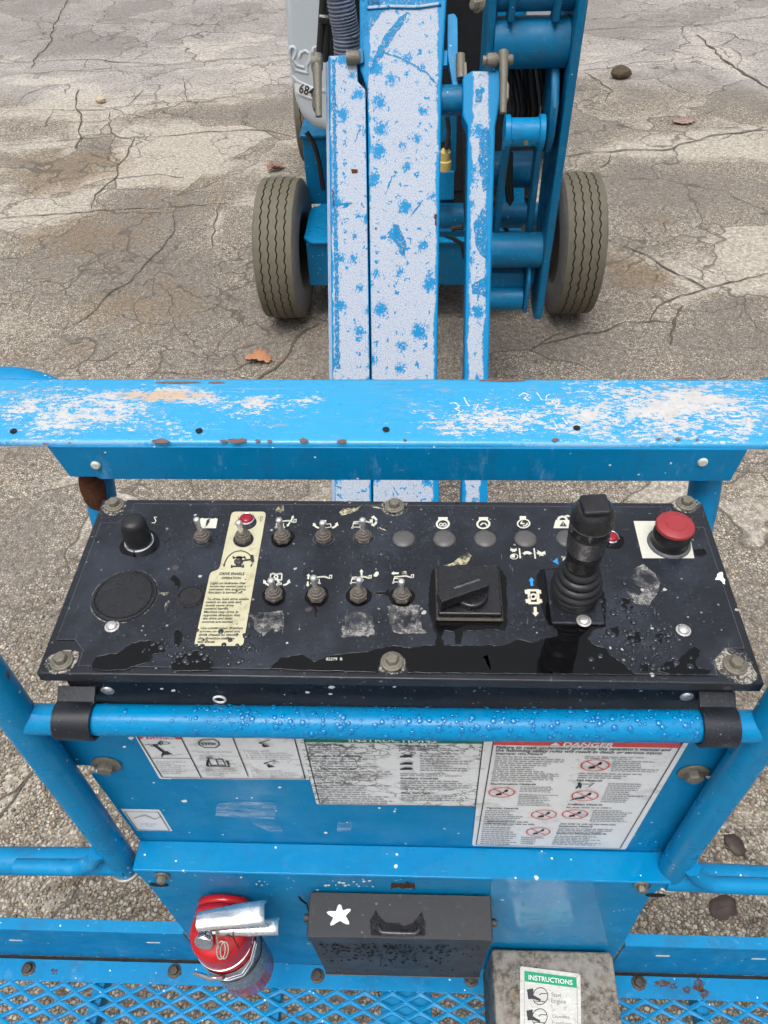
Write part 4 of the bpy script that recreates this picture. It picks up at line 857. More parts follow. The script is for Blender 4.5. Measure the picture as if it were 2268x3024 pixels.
for i, pts in enumerate(PUD):
    g = Print((0, 0, ZS), (0, 0, 1), (0, 1, 0), .0004); g.mats = []; rl = rough_line(pts, i, 7, 2.6); g.poly(rl, 'wet', 1); o = g.make('rain_puddle', BOX)
    rim = MB(); rim.tube([onplane(px, py, Vector((0, 0, ZS + .0004)), Vector((0, 0, 1))) for px, py in rl], .00055, 6, closed=True); rim.build('water_rim', M['rim'], o, smooth=80)
pts = []; rnd = random.Random(21)
for cx, cy, sx, sy, n in ((1890, 1870, 70, 60, 90), (1830, 1780, 30, 40, 30), (540, 1935, 70, 45, 90), (720, 1925, 40, 40, 40), (1930, 1945, 60, 30, 40), (1765, 1850, 18, 60, 25)):
    for k in range(n):
        px, py = cx + rnd.gauss(0, sx) * .8, cy + rnd.gauss(0, sy) * .8
        c = at(px, py, z=ZS + .0004)
        if not (x0 + .004 < c.x < x1 - .004 and y0 + .004 < c.y < y1 - .004): continue
        r = min(.0036, .0008 + rnd.expovariate(1000)); pts.append((c, (0, 0, 1), r, r * .42))
for k in range(110):
    c = Vector((rnd.uniform(bx0 + .04, bx1 - .04), .4033, rnd.uniform(1.664, 1.692))); r = rnd.uniform(.0008, .0022); pts.append((c, (0, -1, 0), r, r * .5))
t = NT('dark_rain_bead'); M['bead'] = t.done((.018, .021, .028), .05, spec=.55)
domes(pts, M['bead'], 'rain_drops', BOX)
# --- glue residue, worn and paint-splashed patches
def residue(name, c1, c2, base):
    t = NT(name); n = t.ss(t.noise(220, 6, .8), .40, .60); n2 = t.ss(t.noise(38, 5, .7), .38, .58)
    return t.done(t.mix(t.noise(60), c1, c2), .7, Alpha=t.math('MULTIPLY', n2, t.math('MULTIPLY_ADD', n, .65, .3)))
M['residue'] = residue('glue_residue', (.20, .19, .185), (.32, .31, .30), (.030, .034, .046))
M['cream_splash'] = residue('cream_paint_splash', (.52, .47, .26), (.62, .58, .42), (.08, .08, .06))
RES = [('residue', [z6(*p) for p in ((60, 748), (180, 742), (282, 735), (290, 845), (232, 862), (215, 848), (160, 892), (138, 870), (110, 850), (105, 800))]), ('residue', [z6(*p) for p in ((640, 775), (720, 740), (800, 745), (830, 765), (840, 882), (740, 890), (640, 898))]),
       ('residue', [z6(*p) for p in ((920, 705), (1010, 690), (1120, 700), (1130, 835), (1165, 870), (1000, 878), (958, 862), (930, 785))]), ('residue', [z7(*p) for p in ((770, 515), (890, 450), (960, 500), (1000, 560), (985, 625), (930, 702), (840, 690), (775, 600), (870, 642), (900, 598), (820, 565), (835, 540))]),
       ('cream_splash', [z6(*p) for p in ((1258, 462), (1320, 440), (1370, 400), (1410, 380), (1440, 400), (1400, 455), (1350, 450), (1290, 468))]), ('cream_splash', [z6(*p) for p in ((235, 125), (250, 95), (285, 90), (290, 110), (270, 135))]),
       ('cream_splash', [z6(*p) for p in ((625, 130), (650, 110), (720, 105), (760, 95), (740, 118), (690, 140), (640, 155))]), ('cream_splash', [z6(*p) for p in ((810, 95), (860, 98), (900, 112), (870, 110))]), ('cream_splash', [z6(*p) for p in ((868, 225), (900, 232), (938, 256), (905, 246))]),
       ('print_cream', [z6(*p) for p in ((1508, 1015), (1530, 1005), (1556, 1090), (1545, 1095))]), ('pale_dust', [zA(*p) for p in ((745, 625), (830, 618), (820, 640), (770, 640))]), ('pale_dust', [zA(*p) for p in ((805, 690), (825, 668), (832, 690), (805, 735), (798, 715))]),
       ('pale_dust', [z7(*p) for p in ((305, 1110), (325, 1082), (352, 1090), (345, 1118))]), ('white_paint', [z7(*p) for p in ((1352, 505), (1378, 496), (1382, 520), (1398, 545), (1396, 575), (1378, 558), (1362, 545), (1335, 545))])]
for i, (m, pts) in enumerate(RES):
    g = Print((0, 0, ZS), (0, 0, 1), (0, 1, 0), .0004); g.poly(rough_line(pts, 50 + i, 5, 2.4), m, 1); g.make('paint_splash' if m != 'residue' else 'glue_residue', BOX)
for i in (3, 5, 1, 0, 2, 4):                                     # dried white scale round the bolts
    g = Print((0, 0, ZT), (0, 0, 1), (0, 1, 0), .0002); g.poly(blob(bw[i], .0145 if i != 5 else .019, i, .08), 'pale_dust', 1); g.make('dried_scale', BOX)
# --- toggle switches: one built, the others share it
def toggle_proto():
    b = MB(); b.lathe([(.0098, 0), (.0098, .0034), (.0088, .0042)], 6, ang=.2)
    b.lathe([(.0086, .0040), (.0089, .0052), (.0084, .0064), (.0070, .0068), (.0071, .0080), (.0066, .0092), (.0053, .0096), (.0053, .0108), (.0046, .0120), (.0032, .0126), (.0030, .0136)], 22)
    o = b.build('toggle_switch', M['boot'], None, smooth=40)
    l = MB(); l.lathe([(.0027, .0120), (.0027, .019), (.0031, .0235), (.0036, .0262), (.0037, .0275), (.0030, .0292), (.0014, .0300)], 16); lv = l.build('lever', M['tipmetal'], None, smooth=60); lv.parent = o
    return o
tp = toggle_proto(); tp.parent = BOX; first = True
TOG = [(599, 1590, -.14, .1), (719, 1590, 0, 0), (835, 1590, -.03, 0), (956, 1590, -.02, 0), (1074, 1590, 0, 0), (810, 1759, 0, 0), (936, 1761, 0, 0), (1059, 1761, 0, 0), (1187, 1763, 0, 0)]
for i, (px, py, tx, ty) in enumerate(TOG):
    c = at(px, py, z=ZS + .0004)
    if first: o = tp; o.location = c - org(BOX); first = False
    else: o = copy_at(tp, BOX, c, .5 * i)
    for ch in o.children: ch.rotation_euler = (-ty + .07 * math.sin(i * 2.3), tx + .06 * math.cos(i * 3.1), 0)
    if i not in (1,):
        g = Print((0, 0, ZS), (0, 0, 1), (0, 1, 0), .0003); g.poly(blob(c, .0128 if i > 4 or i == 2 else .0112, i, .05), 'wet' if i > 4 or i == 2 else 'film_edge', 1)
        if not (i > 4 or i == 2): g.poly(blob(c, .0107, i, .03), 'box_black', 2)
        g.make('wet_ring', BOX)
# --- buzzer at the far corner
c = at(414, 1606, z=ZS); b = MB(); b.lathe([(.0162, 0), (.0162, .005), (.0152, .0062)], 32, c); b.build('buzzer_collar', M['chrome'], BOX)
b = MB(); b.lathe([(.0142, .006), (.0144, .020), (.0136, .0215), (.0136, .032), (.0126, .0362), (.0100, .0390), (.005, .0402), (.001, .0403)], 32, c); b.build('buzzer_cap', M['black_rubber'], BOX, smooth=50)
g = Print((0, 0, ZS), (0, 0, 1), (0, 1, 0), .0003); g.poly(blob(c, .0205, 3, .05), 'wet', 1); g.stroke([zA(738, 162), zA(748, 185), zA(740, 198), zA(722, 196)], .0010, 'print_cream', 2); g.stroke([zA(735, 162), zA(755, 162)], .0010, 'print_cream', 2); g.make('buzzer_seal', BOX)
# --- blanking plugs and clear domes
for (px, py), d in (((368, 1761), 178), ((564, 1763), 73)):
    c = at(px, py, z=ZS); r = d / 2 / 2324 * (CAM - c).dot(-(ROT @ Vector((0, 0, 1)))); b = MB()
    b.lathe([(r * 1.06, 0), (r * 1.04, .0012), (r * .97, .0014), (r * .945, .0004), (r * .92, .0004), (r * .90, .0015), (r * .4, .0017), (0.0005, .0017)], 48, c + Vector((0, 0, .0003))); b.build('blanking_plug', M['black_plastic'], BOX, smooth=40)
    g = Print((0, 0, ZS), (0, 0, 1), (0, 1, 0), .0003); g.poly(blob(c, r * 1.11, int(px), .008, n=40), 'pale_dust' if d > 100 else 'rust', 1); g.poly(blob(c, r * 1.085, int(px), .006, n=40), 'box_black', 2); g.make('plug_ring', BOX)
t = NT('dull_dome'); M['dome'] = t.done(t.mix(t.noise(160, 4), (.060, .058, .058), (.105, .100, .098)), .42)
for px, py in ((1192, 1592), (1312, 1592), (1433, 1592), (1552, 1592), (1675, 1592)):
    c = at(px, py, z=ZS); r = .0122; b = MB(); b.lathe([(r, 0), (r * .97, .0010), (r * .8, .0022), (r * .45, .0032), (.0004, .0035)], 28, c + Vector((0, 0, .0003))); b.build('button_blank', M['dome'], BOX, smooth=60)
for px, py in ((729, 1538), (1803, 1592)):
    c = at(px, py, z=ZS + .0006); b = MB(); b.lathe([(.0088, 0), (.0088, .0035), (.0078, .0046), (.0072, .0042)], 28, c); o = b.build('warning_light', M['chrome'], BOX); b = MB(); b.lathe([(.0072, .0030), (.0070, .0052), (.0050, .0066), (.0005, .0070)], 24, c); b.build('lens', M['red_lens'], o, smooth=60)
    if px > 1000:
        g = Print((0, 0, ZS), (0, 0, 1), (0, 1, 0), .0003); g.poly(blob(c, .0135, 9, .06), 'wet', 1); g.make('wet_ring', BOX)
for px, py in ((331, 1850), (2018, 1862), (1724, 1834)):
    c = at(px, py, z=ZS + (.0035 if px == 1724 else 0.0005)); b = MB(); b.lathe([(.0072, 0), (.0072, .0006), (.0055, .0008), (.0053, .0022), (.0040, .0034), (.0012, .0038)], 20, c); b.build('pan_screw', M['tipmetal'], BOX, smooth=50)
# --- rotary speed selector
sq = [at(x, y, z=ZS) for x, y in ((1290, 1686), (1474, 1686), (1482, 1836), (1287, 1836))]; cx, cy = sum(p.x for p in sq) / 4, sum(p.y for p in sq) / 4; w = .0665; d = .0655
b = MB(); b.box((cx, cy, ZS + .0022), (w, d, .0040)); b.build('selector_gasket', M['bolt_dark'], BOX, bevel=.002)
b = MB(); b.box((cx, cy, ZS + .0075), (w - .004, d - .004, .0070)); o = b.build('selector_switch', M['black_plastic'], BOX, bevel=.0022, seg=3)
kc = Vector((at(1392, 1760, z=ZS + .012).x, at(1392, 1760, z=ZS + .012).y, ZS + .011)); kb = MB(); kb.lathe([(.0165, 0), (.0165, .005), (.0155, .0066)], 32, kc); R_ = Matrix.Rotation(rad(24), 3, 'Z')
kb.box(kc + R_ @ Vector((-.010, 0, .0115)), (.052, .0125, .013), R_); kb.build('selector_knob', M['black_plastic'], o, bevel=.0016)
kb = MB(); kb.box(kc + R_ @ Vector((-.004, .0035, .0182)), (.028, .0022, .0006), R_); kb.build('pointer_mark', M['film_edge'], o)
# --- joystick
c = at(1693, 1768, z=ZS); jq = [at(*z7(x, y), z=ZS) for x, y in ((285, 492), (600, 485), (662, 822), (312, 825))]; jx, jy = (jq[0].x + jq[2].x) / 2, (jq[0].y + jq[2].y) / 2
b = MB(); b.box((jx, jy, ZS + .0018), (abs(jq[2].x - jq[3].x) - .004, abs(jq[0].y - jq[3].y), .0034)); b.build('joystick_plate', M['box_black'], BOX, bevel=.003, seg=3)
jb = Vector((c.x, c.y, ZS + .0034)); b = MB(); prof = [(.0225, 0), (.0228, .004)]
for k in range(5):
    z = .005 + k * .0088; r = (.0242, .0252, .0240, .0214, .0184)[k]; prof += [(r - .0030, z), (r - .0006, z + .0018), (r, z + .0042), (r - .0008, z + .0066), (r - .0040, z + .0086)]
prof += [(.0140, .050), (.0132, .056)]
b.lathe(prof, 36, jb); b.build('joystick_boot', M['black_rubber'], BOX, smooth=70)
ax = Vector((-.004, -.006, .118)).normalized(); jx_ = (Vector((1, 0, 0)) - ax * ax.x).normalized(); jr = Matrix((jx_, ax.cross(jx_), ax)).transposed(); j0 = jb + Vector((0, 0, .050)); b = MB()
gp = [(.0146, 0), (.0156, .006), (.0162, .016), (.0170, .026)]
for k in range(14): gp += [(.0168 + k * .00006, .0265 + k * .0018), (.0175 + k * .00006, .0271 + k * .0018), (.0175 + k * .00006, .0279 + k * .0018)]
gp += [(.0176, .0530), (.0184, .0545), (.0186, .0625), (.0189, .063), (.0189, .0642), (.0186, .0648), (.0186, .0740), (.0168, .0785), (.0145, .0810), (.008, .0815), (.0004, .0815)]
gp = [(r_ * 1.03, z_ * 1.05) for r_, z_ in gp]; b.lathe(gp, 40, j0, jr); jg = b.build('joystick_grip', M['black_plastic'], BOX, smooth=40)
b = MB(); b.box(j0 + jr @ Vector((0, .0, .0872)), (.0235, .0225, .0065), jr @ Matrix.Rotation(.06, 3, 'Z')); b.build('rocker_switch', M['black_rubber'], jg, bevel=.0024, seg=3)
b = MB(); b.lathe([(.0196, .0664), (.0199, .0669), (.0196, .0674)], 40, j0, jr, caps=False); b.build('grip_ring', M['film_edge'], jg)
# --- emergency stop on its pale square
g = Print((0, 0, ZS), (0, 0, 1), (0, 1, 0), .0004); e = [at(*z7(x, y), z=ZS) for x, y in ((835, 185), (1160, 186), (1208, 413), (890, 413))]; g.poly([(p.x, p.y, ZS) for p in e], 'print_cream', 1); g.make('stop_plate', BOX)
c = at(*z7(1052, 318), z=ZS + .0006); b = MB(); b.lathe([(.0228, 0), (.0224, .0016), (.0198, .003)], 32, c); b.build('stop_gasket', M['film_edge'], BOX, smooth=50)
b = MB(); b.lathe([(.0200, .003), (.0190, .006), (.0184, .009), (.0196, .011), (.0198, .015), (.0176, .0185), (.0165, .024)], 32, c); sb = b.build('stop_collar', M['black_rubber'], BOX, smooth=50)
b = MB(); b.lathe([(.0160, .0225), (.0188, .0240), (.0200, .0266), (.0193, .0290), (.0160, .0308), (.0112, .0314), (.0109, .0310), (.0103, .0310), (.0100, .0314), (.006, .0313), (.0004, .0313)], 40, c); b.build('stop_button', M['red_estop'], BOX, smooth=35)
# --- hooks over the cross bar
for pxa, pxb in ((143, 256), (2098, 2212)):
    xa, xb = at(pxa, 2150, y=.362).x, at(pxb, 2150, y=.362).x; zc = ZB - .004 + ((xa + xb) / 2 - XL) / (XR - XL) * .010; prof = []
    for R2 in (.0208, .0168):
        row = [(YB + R2 * math.cos(a), zc + R2 * math.sin(a)) for a in [rad(62 + k * 17) for k in range(12)]]
        row = [(.4025, zc + .0208 - (.0208 - R2) + .006)] + row; prof.append(row)
    pts = prof[0] + prof[1][::-1]; b = MB(); b.prism([(xa, y, z) for y, z in pts], (xb - xa, 0, 0)); b.build('hook', M['box_black'], BOX, bevel=.001)
for px, py in ((318, 2039), (2028, 2057)):
    cc = at(px, py, y=.4032); b = MB(); b.lathe([(.0068, 0), (.0066, .001), (.004, .0022), (.0005, .0026)], 20, cc, Vector((0, -1, 0)).to_track_quat('Z', 'Y').to_matrix()); b.build('body_rivet', M['tipmetal'], BOX, smooth=60)
cc = at(649, 2063, y=.4020); b = MB(); b.tube([cc + Vector((.0058 * math.cos(a), -.001, .0058 * math.sin(a))) for a in [2 * math.pi * k / 20 for k in range(20)]], .0013, 8, closed=True); b.build('plastic_ring', M['white_paint'], BOX, smooth=60)
rnd = random.Random(23)
for px, py, s_ in ((179, 2011, 3), (440, 2034, 2), (478, 2033, 4), (512, 2038, 5), (908, 2043, 5), (980, 2028, 7), (976, 2048, 4), (840, 2050, 2), (1197, 2060, 2), (1165, 2027, 4), (840, 2010, 2)):
    g = Print((0, .4031, 0), (0, -1, 0), (0, 0, 1)); g.poly([(px + s_ * 1.4 * math.cos(a) * rnd.uniform(.7, 1.2), py + s_ * .7 * math.sin(a) * rnd.uniform(.7, 1.2)) for a in [2 * math.pi * k / 9 for k in range(9)]], 'white_paint', 1); g.make('paint_spatter', BOX)
# --- drive enable decal
t = NT('yellowed_decal'); p = t.pos(); cl = t.mix(t.noise(20, 4), (.42, .395, .255), (.53, .505, .355)); cl = t.mix(t.math('MULTIPLY', t.ss(t.noise(60, 7, .7), .52, .70), .55), cl, (.30, .25, .15)); cl = t.mix(t.spots(150, .12, .1, .3), cl, (.16, .12, .07))
M['yellowed'] = t.done(cl, .45)
g = Print((0, 0, ZS), (0, 0, 1), (0, 1, 0), .0003); q = zD
def rr(p, c_, n, k=4): return [tuple(p[j] * (1 - u) ** 2 + c_[j] * 2 * u * (1 - u) + n[j] * u * u for j in (0, 1)) for u in [i / k for i in range(k + 1)]]
ol = rr((715, 215), (725, 158), (790, 158)) + rr((1180, 158), (1236, 158), (1230, 220)) + rr((905, 2090), (895, 2150), (840, 2152)) + rr((220, 2152), (160, 2150), (178, 2090)) + rr((395, 1115), (400, 1065), (450, 1045)) + rr((505, 1025), (545, 1010), (558, 950))
g.poly([q(*p) for p in ol], 'yellowed', 1)
for cx, cy, rx, ry in ((950, 320, 147, 105), (900, 570, 152, 118)): g.ellipse(q(cx, cy), q(cx + rx, cy), q(cx + 12, cy - ry), 0, 'box_black', 2, True)
g.stroke([q(1150, 238), q(1188, 234), q(1160, 310), q(1146, 280), q(1160, 238)], .0006, 'print_black', 2)
arcp = [q(838 - 222 * math.cos(a) + 14 * math.sin(a), 975 - 232 * math.sin(a)) for a in [math.pi * k / 22 for k in range(2, 21)]]
g.stroke([q(612, 950)] + arcp + [q(1040, 800)], .0013, 'print_black', 2); g.poly([q(592, 945), q(632, 945), q(614, 985)], 'print_black', 2); g.poly([q(1000, 952), q(1034, 952), q(1012, 988)], 'print_black', 2); g.stroke([q(1036, 918), q(1020, 956)], .0010, 'print_black', 2)
g.poly([q(798, 822), q(882, 822), q(880, 856), q(795, 856)], 'print_black', 2); g.stroke([q(760, 842), q(930, 842)], .0015, 'print_black', 2); g.poly([q(733, 826), q(756, 818), q(776, 856), q(752, 866)], 'print_black', 2); g.poly([q(898, 822), q(922, 818), q(942, 862), q(920, 866)], 'print_black', 2)
g.poly([q(795, 850), q(880, 850), q(870, 960), q(790, 960)], 'print_black', 2); g.ellipse(q(830, 905), q(898, 905), q(836, 853), 0, 'print_black', 3, True); g.ellipse(q(830, 905), q(884, 905), q(835, 863), 0, 'pale_dust', 4, True)
g.poly([q(716, 955), q(736, 948), q(738, 962), q(885, 962), q(888, 948), q(912, 946), q(906, 996), q(882, 996), q(880, 984), q(740, 986), q(738, 998), q(712, 998)], 'print_black', 2)
g.stroke([q(836, 904), q(1010, 876)], .0019, 'print_black', 5); g.poly([q(998, 812), q(1046, 808), q(1062, 908), q(1018, 916)], 'print_black', 5)
g.text('DRIVE ENABLE', q(540, 1102), q(915, 1102), 'print_black', 2, 1.25, .1, .025); g.text('OPERATION', q(570, 1164), q(860, 1164), 'print_black', 2, 1.25, .1, .025)
TX = [('Light on indicates that', 410, 930, 1238), ('boom has moved past a', 400, 938, 1284), ('non-steer tire and drive', 388, 934, 1330), ('function is turned off.', 378, 886, 1376), ('To drive, hold drive enable', 358, 980, 1474), ('switch to the side and', 340, 866, 1520), ('slowly move drive', 334, 752, 1568), ('control handle.', 322, 682, 1616), ('Machine may drive in', 312, 822, 1666), ('opposite direction that', 302, 850, 1714), ('the drive and steer', 292, 740, 1762), ('controls are moved.', 280, 744, 1812), ('Use color-coded direction', 262, 892, 1906), ('arrows on this panel and', 248, 848, 1954), ('drive chassis to identify', 236, 828, 2006), ('the direction machine', 228, 768, 2058), ('will travel.', 216, 476, 2110)]
for s, a, b_, y in TX: g.text(s, q(a, y), q(b_, y), 'print_black', 2, 1.08, .12, .02)
g.make('drive_enable_decal', BOX)
# --- legends printed on the overlay
def sym(): return Print((0, 0, ZS), (0, 0, 1), (0, 1, 0), .0003)
W_ = .0010
g = sym(); g.poly([zD(*p) for p in ((262, 262), (285, 248), (300, 260), (470, 262), (482, 250), (500, 262), (518, 262), (490, 404), (230, 404))], 'print_cream', 1); g.poly([zD(*p) for p in ((368, 275), (412, 268), (388, 308), (404, 308), (368, 345), (380, 346), (330, 392), (348, 350), (336, 350), (356, 312), (344, 312))], 'print_black', 2); g.make('control_symbol', BOX)
def lift(g, f, o=(0, 0), plat=True, cut=None):
    P = lambda x, y: f(o[0] + x, o[1] + y)
    g.stroke([P(16, 80), P(20, 40), P(108, 40), P(104, 82)], W_, 'print_cream'); g.stroke([P(16, 80), P(104, 82)], W_, 'print_cream')
    g.ellipse(P(12, 88), P(22, 88), P(13, 79), .0007, 'print_cream'); g.ellipse(P(112, 88), P(122, 88), P(113, 79), .0007, 'print_cream')
    g.stroke([P(108, 40), P(26, 32), P(28, 14), P(110, 8), P(165, 2), P(235, 22), P(235, 32), P(165, 12), P(30, 24)], .0008, 'print_cream')
    if plat: g.stroke([P(235, -8), P(262, -10), P(258, 26), P(230, 26)], .0009, 'print_cream', closed=True)
def arrow(g, f, a, b_, w=20, m='print_cream', head=.42):
    ax, ay = a; bx, by = b_; L = math.hypot(bx - ax, by - ay); ux, uy = (bx - ax) / L, (by - ay) / L; nx_, ny_ = -uy, ux; h = L * head
    g.poly([f(ax + nx_ * w * .45, ay + ny_ * w * .45), f(bx - ux * h + nx_ * w * .45, by - uy * h + ny_ * w * .45), f(bx - ux * h + nx_ * w, by - uy * h + ny_ * w), f(bx, by), f(bx - ux * h - nx_ * w, by - uy * h - ny_ * w), f(bx - ux * h - nx_ * w * .45, by - uy * h - ny_ * w * .45), f(ax - nx_ * w * .45, ay - ny_ * w * .45)], m, 3)
def curve_arrow(g, f, c, r, a0, a1, w=26, ry=.8):
    pts = [(c[0] + r * math.cos(a), c[1] + r * ry * math.sin(a)) for a in [a0 + (a1 - a0) * k / 8 for k in range(9)]]
    inn = [(c[0] + (r - w) * math.cos(a), c[1] + (r - w) * ry * math.sin(a)) for a in [a0 + (a1 - a0) * k / 8 for k in range(7)]]
    tip = a1 + (a1 - a0) * .22
    g.poly([f(*p) for p in pts[:7]] + [f(c[0] + (r + w * .55) * math.cos(a0 + (a1 - a0) * .75), c[1] + (r + w * .55) * ry * math.sin(a0 + (a1 - a0) * .75)), f(c[0] + (r - w / 2) * math.cos(tip), c[1] + (r - w / 2) * ry * math.sin(tip)), f(c[0] + (r - w * 1.55) * math.cos(a0 + (a1 - a0) * .75), c[1] + (r - w * 1.55) * ry * math.sin(a0 + (a1 - a0) * .75))] + [f(*p) for p in inn[::-1]], 'print_cream', 2)
f = z5
g = sym(); lift(g, f, (132, 153)); arrow(g, f, (330, 165), (362, 98)); arrow(g, f, (318, 182), (278, 236)); g.make('control_symbol', BOX)
g = sym(); g.poly([f(738, 152), f(762, 152), f(758, 208), f(734, 208)], 'print_cream', 2); g.stroke([f(735, 206), f(815, 198), f(820, 236), f(750, 250)], W_, 'print_cream', closed=True); curve_arrow(g, f, (690, 180), 100, 1.75, 2.85); curve_arrow(g, f, (812, 180), 100, 1.35, .22); g.make('control_symbol', BOX)
g = sym(); lift(g, f, (1070, 158), False); g.poly([f(1294, 145), f(1332, 145), f(1330, 186), f(1294, 186)], 'print_cream', 2); curve_arrow(g, f, (1322, 165), 66, -.12, -1.55, 26, .95); curve_arrow(g, f, (1322, 165), 66, .12, 1.55, 26, .95); g.make('control_symbol', BOX)
g = sym(); g.stroke([f(82, 815), f(218, 815), f(214, 882), f(76, 882)], .0014, 'print_cream', closed=True); g.ellipse(f(146, 848), f(168, 848), f(147, 830), .0014, 'print_cream')
for a in ((92, 808), (180, 808), (84, 890), (175, 890)): g.stroke([f(a[0], a[1]), f(a[0] + 38, a[1])], .0018, 'print_cream')
g.stroke([f(156, 866), f(185, 930)], .0022, 'print_cream', 3); g.stroke([f(152, 938), f(208, 924), f(214, 940), f(160, 954)], .0010, 'print_cream', 3, True); curve_arrow(g, f, (80, 880), 100, 1.55, 2.85); curve_arrow(g, f, (225, 880), 100, 1.45, .22); g.make('control_symbol', BOX)
g = sym(); lift(g, f, (568, 838), True); arrow(g, f, (540, 878), (546, 812), 24); arrow(g, f, (536, 908), (534, 972), 24); g.make('control_symbol', BOX)
g = sym(); lift(g, f, (1052, 838), True); arrow(g, f, (1194, 838), (1192, 756), 26); arrow(g, f, (1194, 832), (1200, 920), 26); g.poly([f(1245, 850), f(1270, 832), f(1310, 842), f(1300, 872), f(1260, 875)], 'cream_splash', 4); g.poly([f(1340, 830), f(1370, 790), f(1400, 790), f(1405, 820), f(1380, 850), f(1350, 850)], 'print_cream', 4); g.make('control_symbol', BOX)
f = z6; g = sym(); P = lambda x, y: z5(x + 1570, y + 830); lift(g, P, (0, 0), True); arrow(g, f, (990, 507), (942, 507), 12); g.poly([f(1010, 515), f(1012, 497), f(1035, 492), f(1042, 515)], 'cream_splash', 3); g.make('control_symbol', BOX)
for i, cx in enumerate((1260, 1508)):
    g = sym(); g.poly([f(cx - 28, 162), f(cx + 30, 162), f(cx + 28, 180), f(cx - 28, 180)], 'print_cream', 2); g.ellipse(f(cx, 205), f(cx + 37, 205), f(cx + 2, 178), .0022, 'print_cream', 3)
    if i == 0:
        for dx in (-11, 11): g.ellipse(f(cx + dx, 208), f(cx + dx + 9, 208), f(cx + dx, 199), .0012, 'print_cream', 2)
    else: g.stroke([f(cx - 18, 212), f(cx - 4, 199), f(cx + 12, 200), f(cx + 20, 212)], .0016, 'print_cream', 2); g.poly([f(cx + 12, 210), f(cx + 28, 206), f(cx + 22, 220)], 'print_cream', 2)
    g.make('control_symbol', BOX)
f = z8; g = sym(); g.poly([f(158, 346), f(246, 346), f(242, 398), f(160, 398)], 'print_cream', 2); g.ellipse(f(212, 450), f(294, 450), f(216, 392), .0016, 'print_cream', 3); g.poly([f(165, 448), f(190, 408), f(198, 412), f(190, 440), f(230, 444), f(222, 460), f(172, 460)], 'print_cream', 3); g.stroke([f(200, 485), f(235, 480), f(258, 462), f(265, 440)], .0016, 'print_cream', 3); g.make('control_symbol', BOX)
g = sym(); g.poly([f(648, 398), f(880, 398), f(905, 508), f(618, 508)], 'print_cream', 1); g.stroke([f(678, 398), f(700, 362), f(740, 350), f(785, 362), f(800, 398)], .0028, 'print_cream', 1); g.stroke([f(770, 352), f(810, 338), f(850, 352), f(870, 398)], .0024, 'print_cream', 1); g.poly([f(748, 415), f(804, 488), f(700, 486)], 'print_black', 2); g.poly([f(744, 438), f(754, 438), f(752, 466), f(746, 466)], 'print_cream', 3); g.ellipse(f(749, 475), f(754, 475), f(749, 471), 0, 'print_cream', 3, True); g.make('control_symbol', BOX)
g = sym(); g.poly([f(1372, 438), f(1416, 438), f(1434, 510), f(1330, 510)], 'print_cream', 1); g.make('control_symbol', BOX)
def hare(g, f, o, k): g.poly([f(o[0] + x * k, o[1] + y * k) for x, y in ((0, 30), (18, 14), (6, 0), (14, -2), (34, 12), (60, 22), (92, 8), (100, 20), (96, 32), (104, 48), (88, 44), (70, 46), (86, 62), (52, 58), (40, 48), (44, 66), (34, 64), (28, 44), (10, 42))], 'print_cream', 2)
g = sym(); hare(g, f, (24, 776), .95); hare(g, f, (386, 812), 1.25); g.poly([f(180, 852), f(205, 848), f(225, 828), f(262, 822), f(300, 832), f(322, 848), f(335, 852), f(318, 862), f(300, 860), f(306, 874), f(288, 872), f(280, 862), f(240, 864), f(232, 876), f(214, 872), f(212, 858)], 'print_cream', 2)
g.stroke([f(154, 784), f(168, 922)], .0016, 'print_cream'); g.stroke([f(354, 784), f(372, 926)], .0016, 'print_cream'); g.ellipse(f(84, 896), f(134, 896), f(86, 862), .0009, 'print_cream'); g.poly([f(40, 890), f(60, 866), f(92, 872), f(96, 905), f(80, 915), f(46, 912)], 'print_cream', 3); g.make('control_symbol', BOX)
g = sym(); arrow(g, f, (325, 1300), (318, 1180), 42, 'print_blue'); g.make('direction_arrow', BOX)
g = sym(); arrow(g, f, (368, 1585), (376, 1716), 46, 'print_ivory'); g.make('direction_arrow', BOX)
g = sym(); g.poly([f(604, 965), f(672, 912), f(690, 1008)], 'print_blue', 2); g.stroke([f(760, 890), f(772, 1035)], .0030, 'print_ivory'); g.stroke([f(728, 902), f(772, 900)], .0022, 'print_ivory'); g.make('direction_arrow', BOX)
g = sym(); g.stroke([f(280, 1356), f(404, 1356), f(412, 1530), f(296, 1530)], .0028, 'print_ivory', closed=True); g.ellipse(f(344, 1442), f(382, 1442), f(346, 1408), .0022, 'print_ivory')
for a, c_ in (((254, 1352), (262, 1408)), ((418, 1352), (424, 1406)), ((264, 1478), (274, 1532)), ((430, 1478), (440, 1530))): g.stroke([f(*a), f(*c_)], .0042, 'print_ivory', 3)
g.make('control_symbol', BOX)
g = sym(); g.text('82279  B', z6(545, 1040), z6(645, 1040), 'print_cream', 3, 1.0, 0, .01); g.make('part_number', BOX)

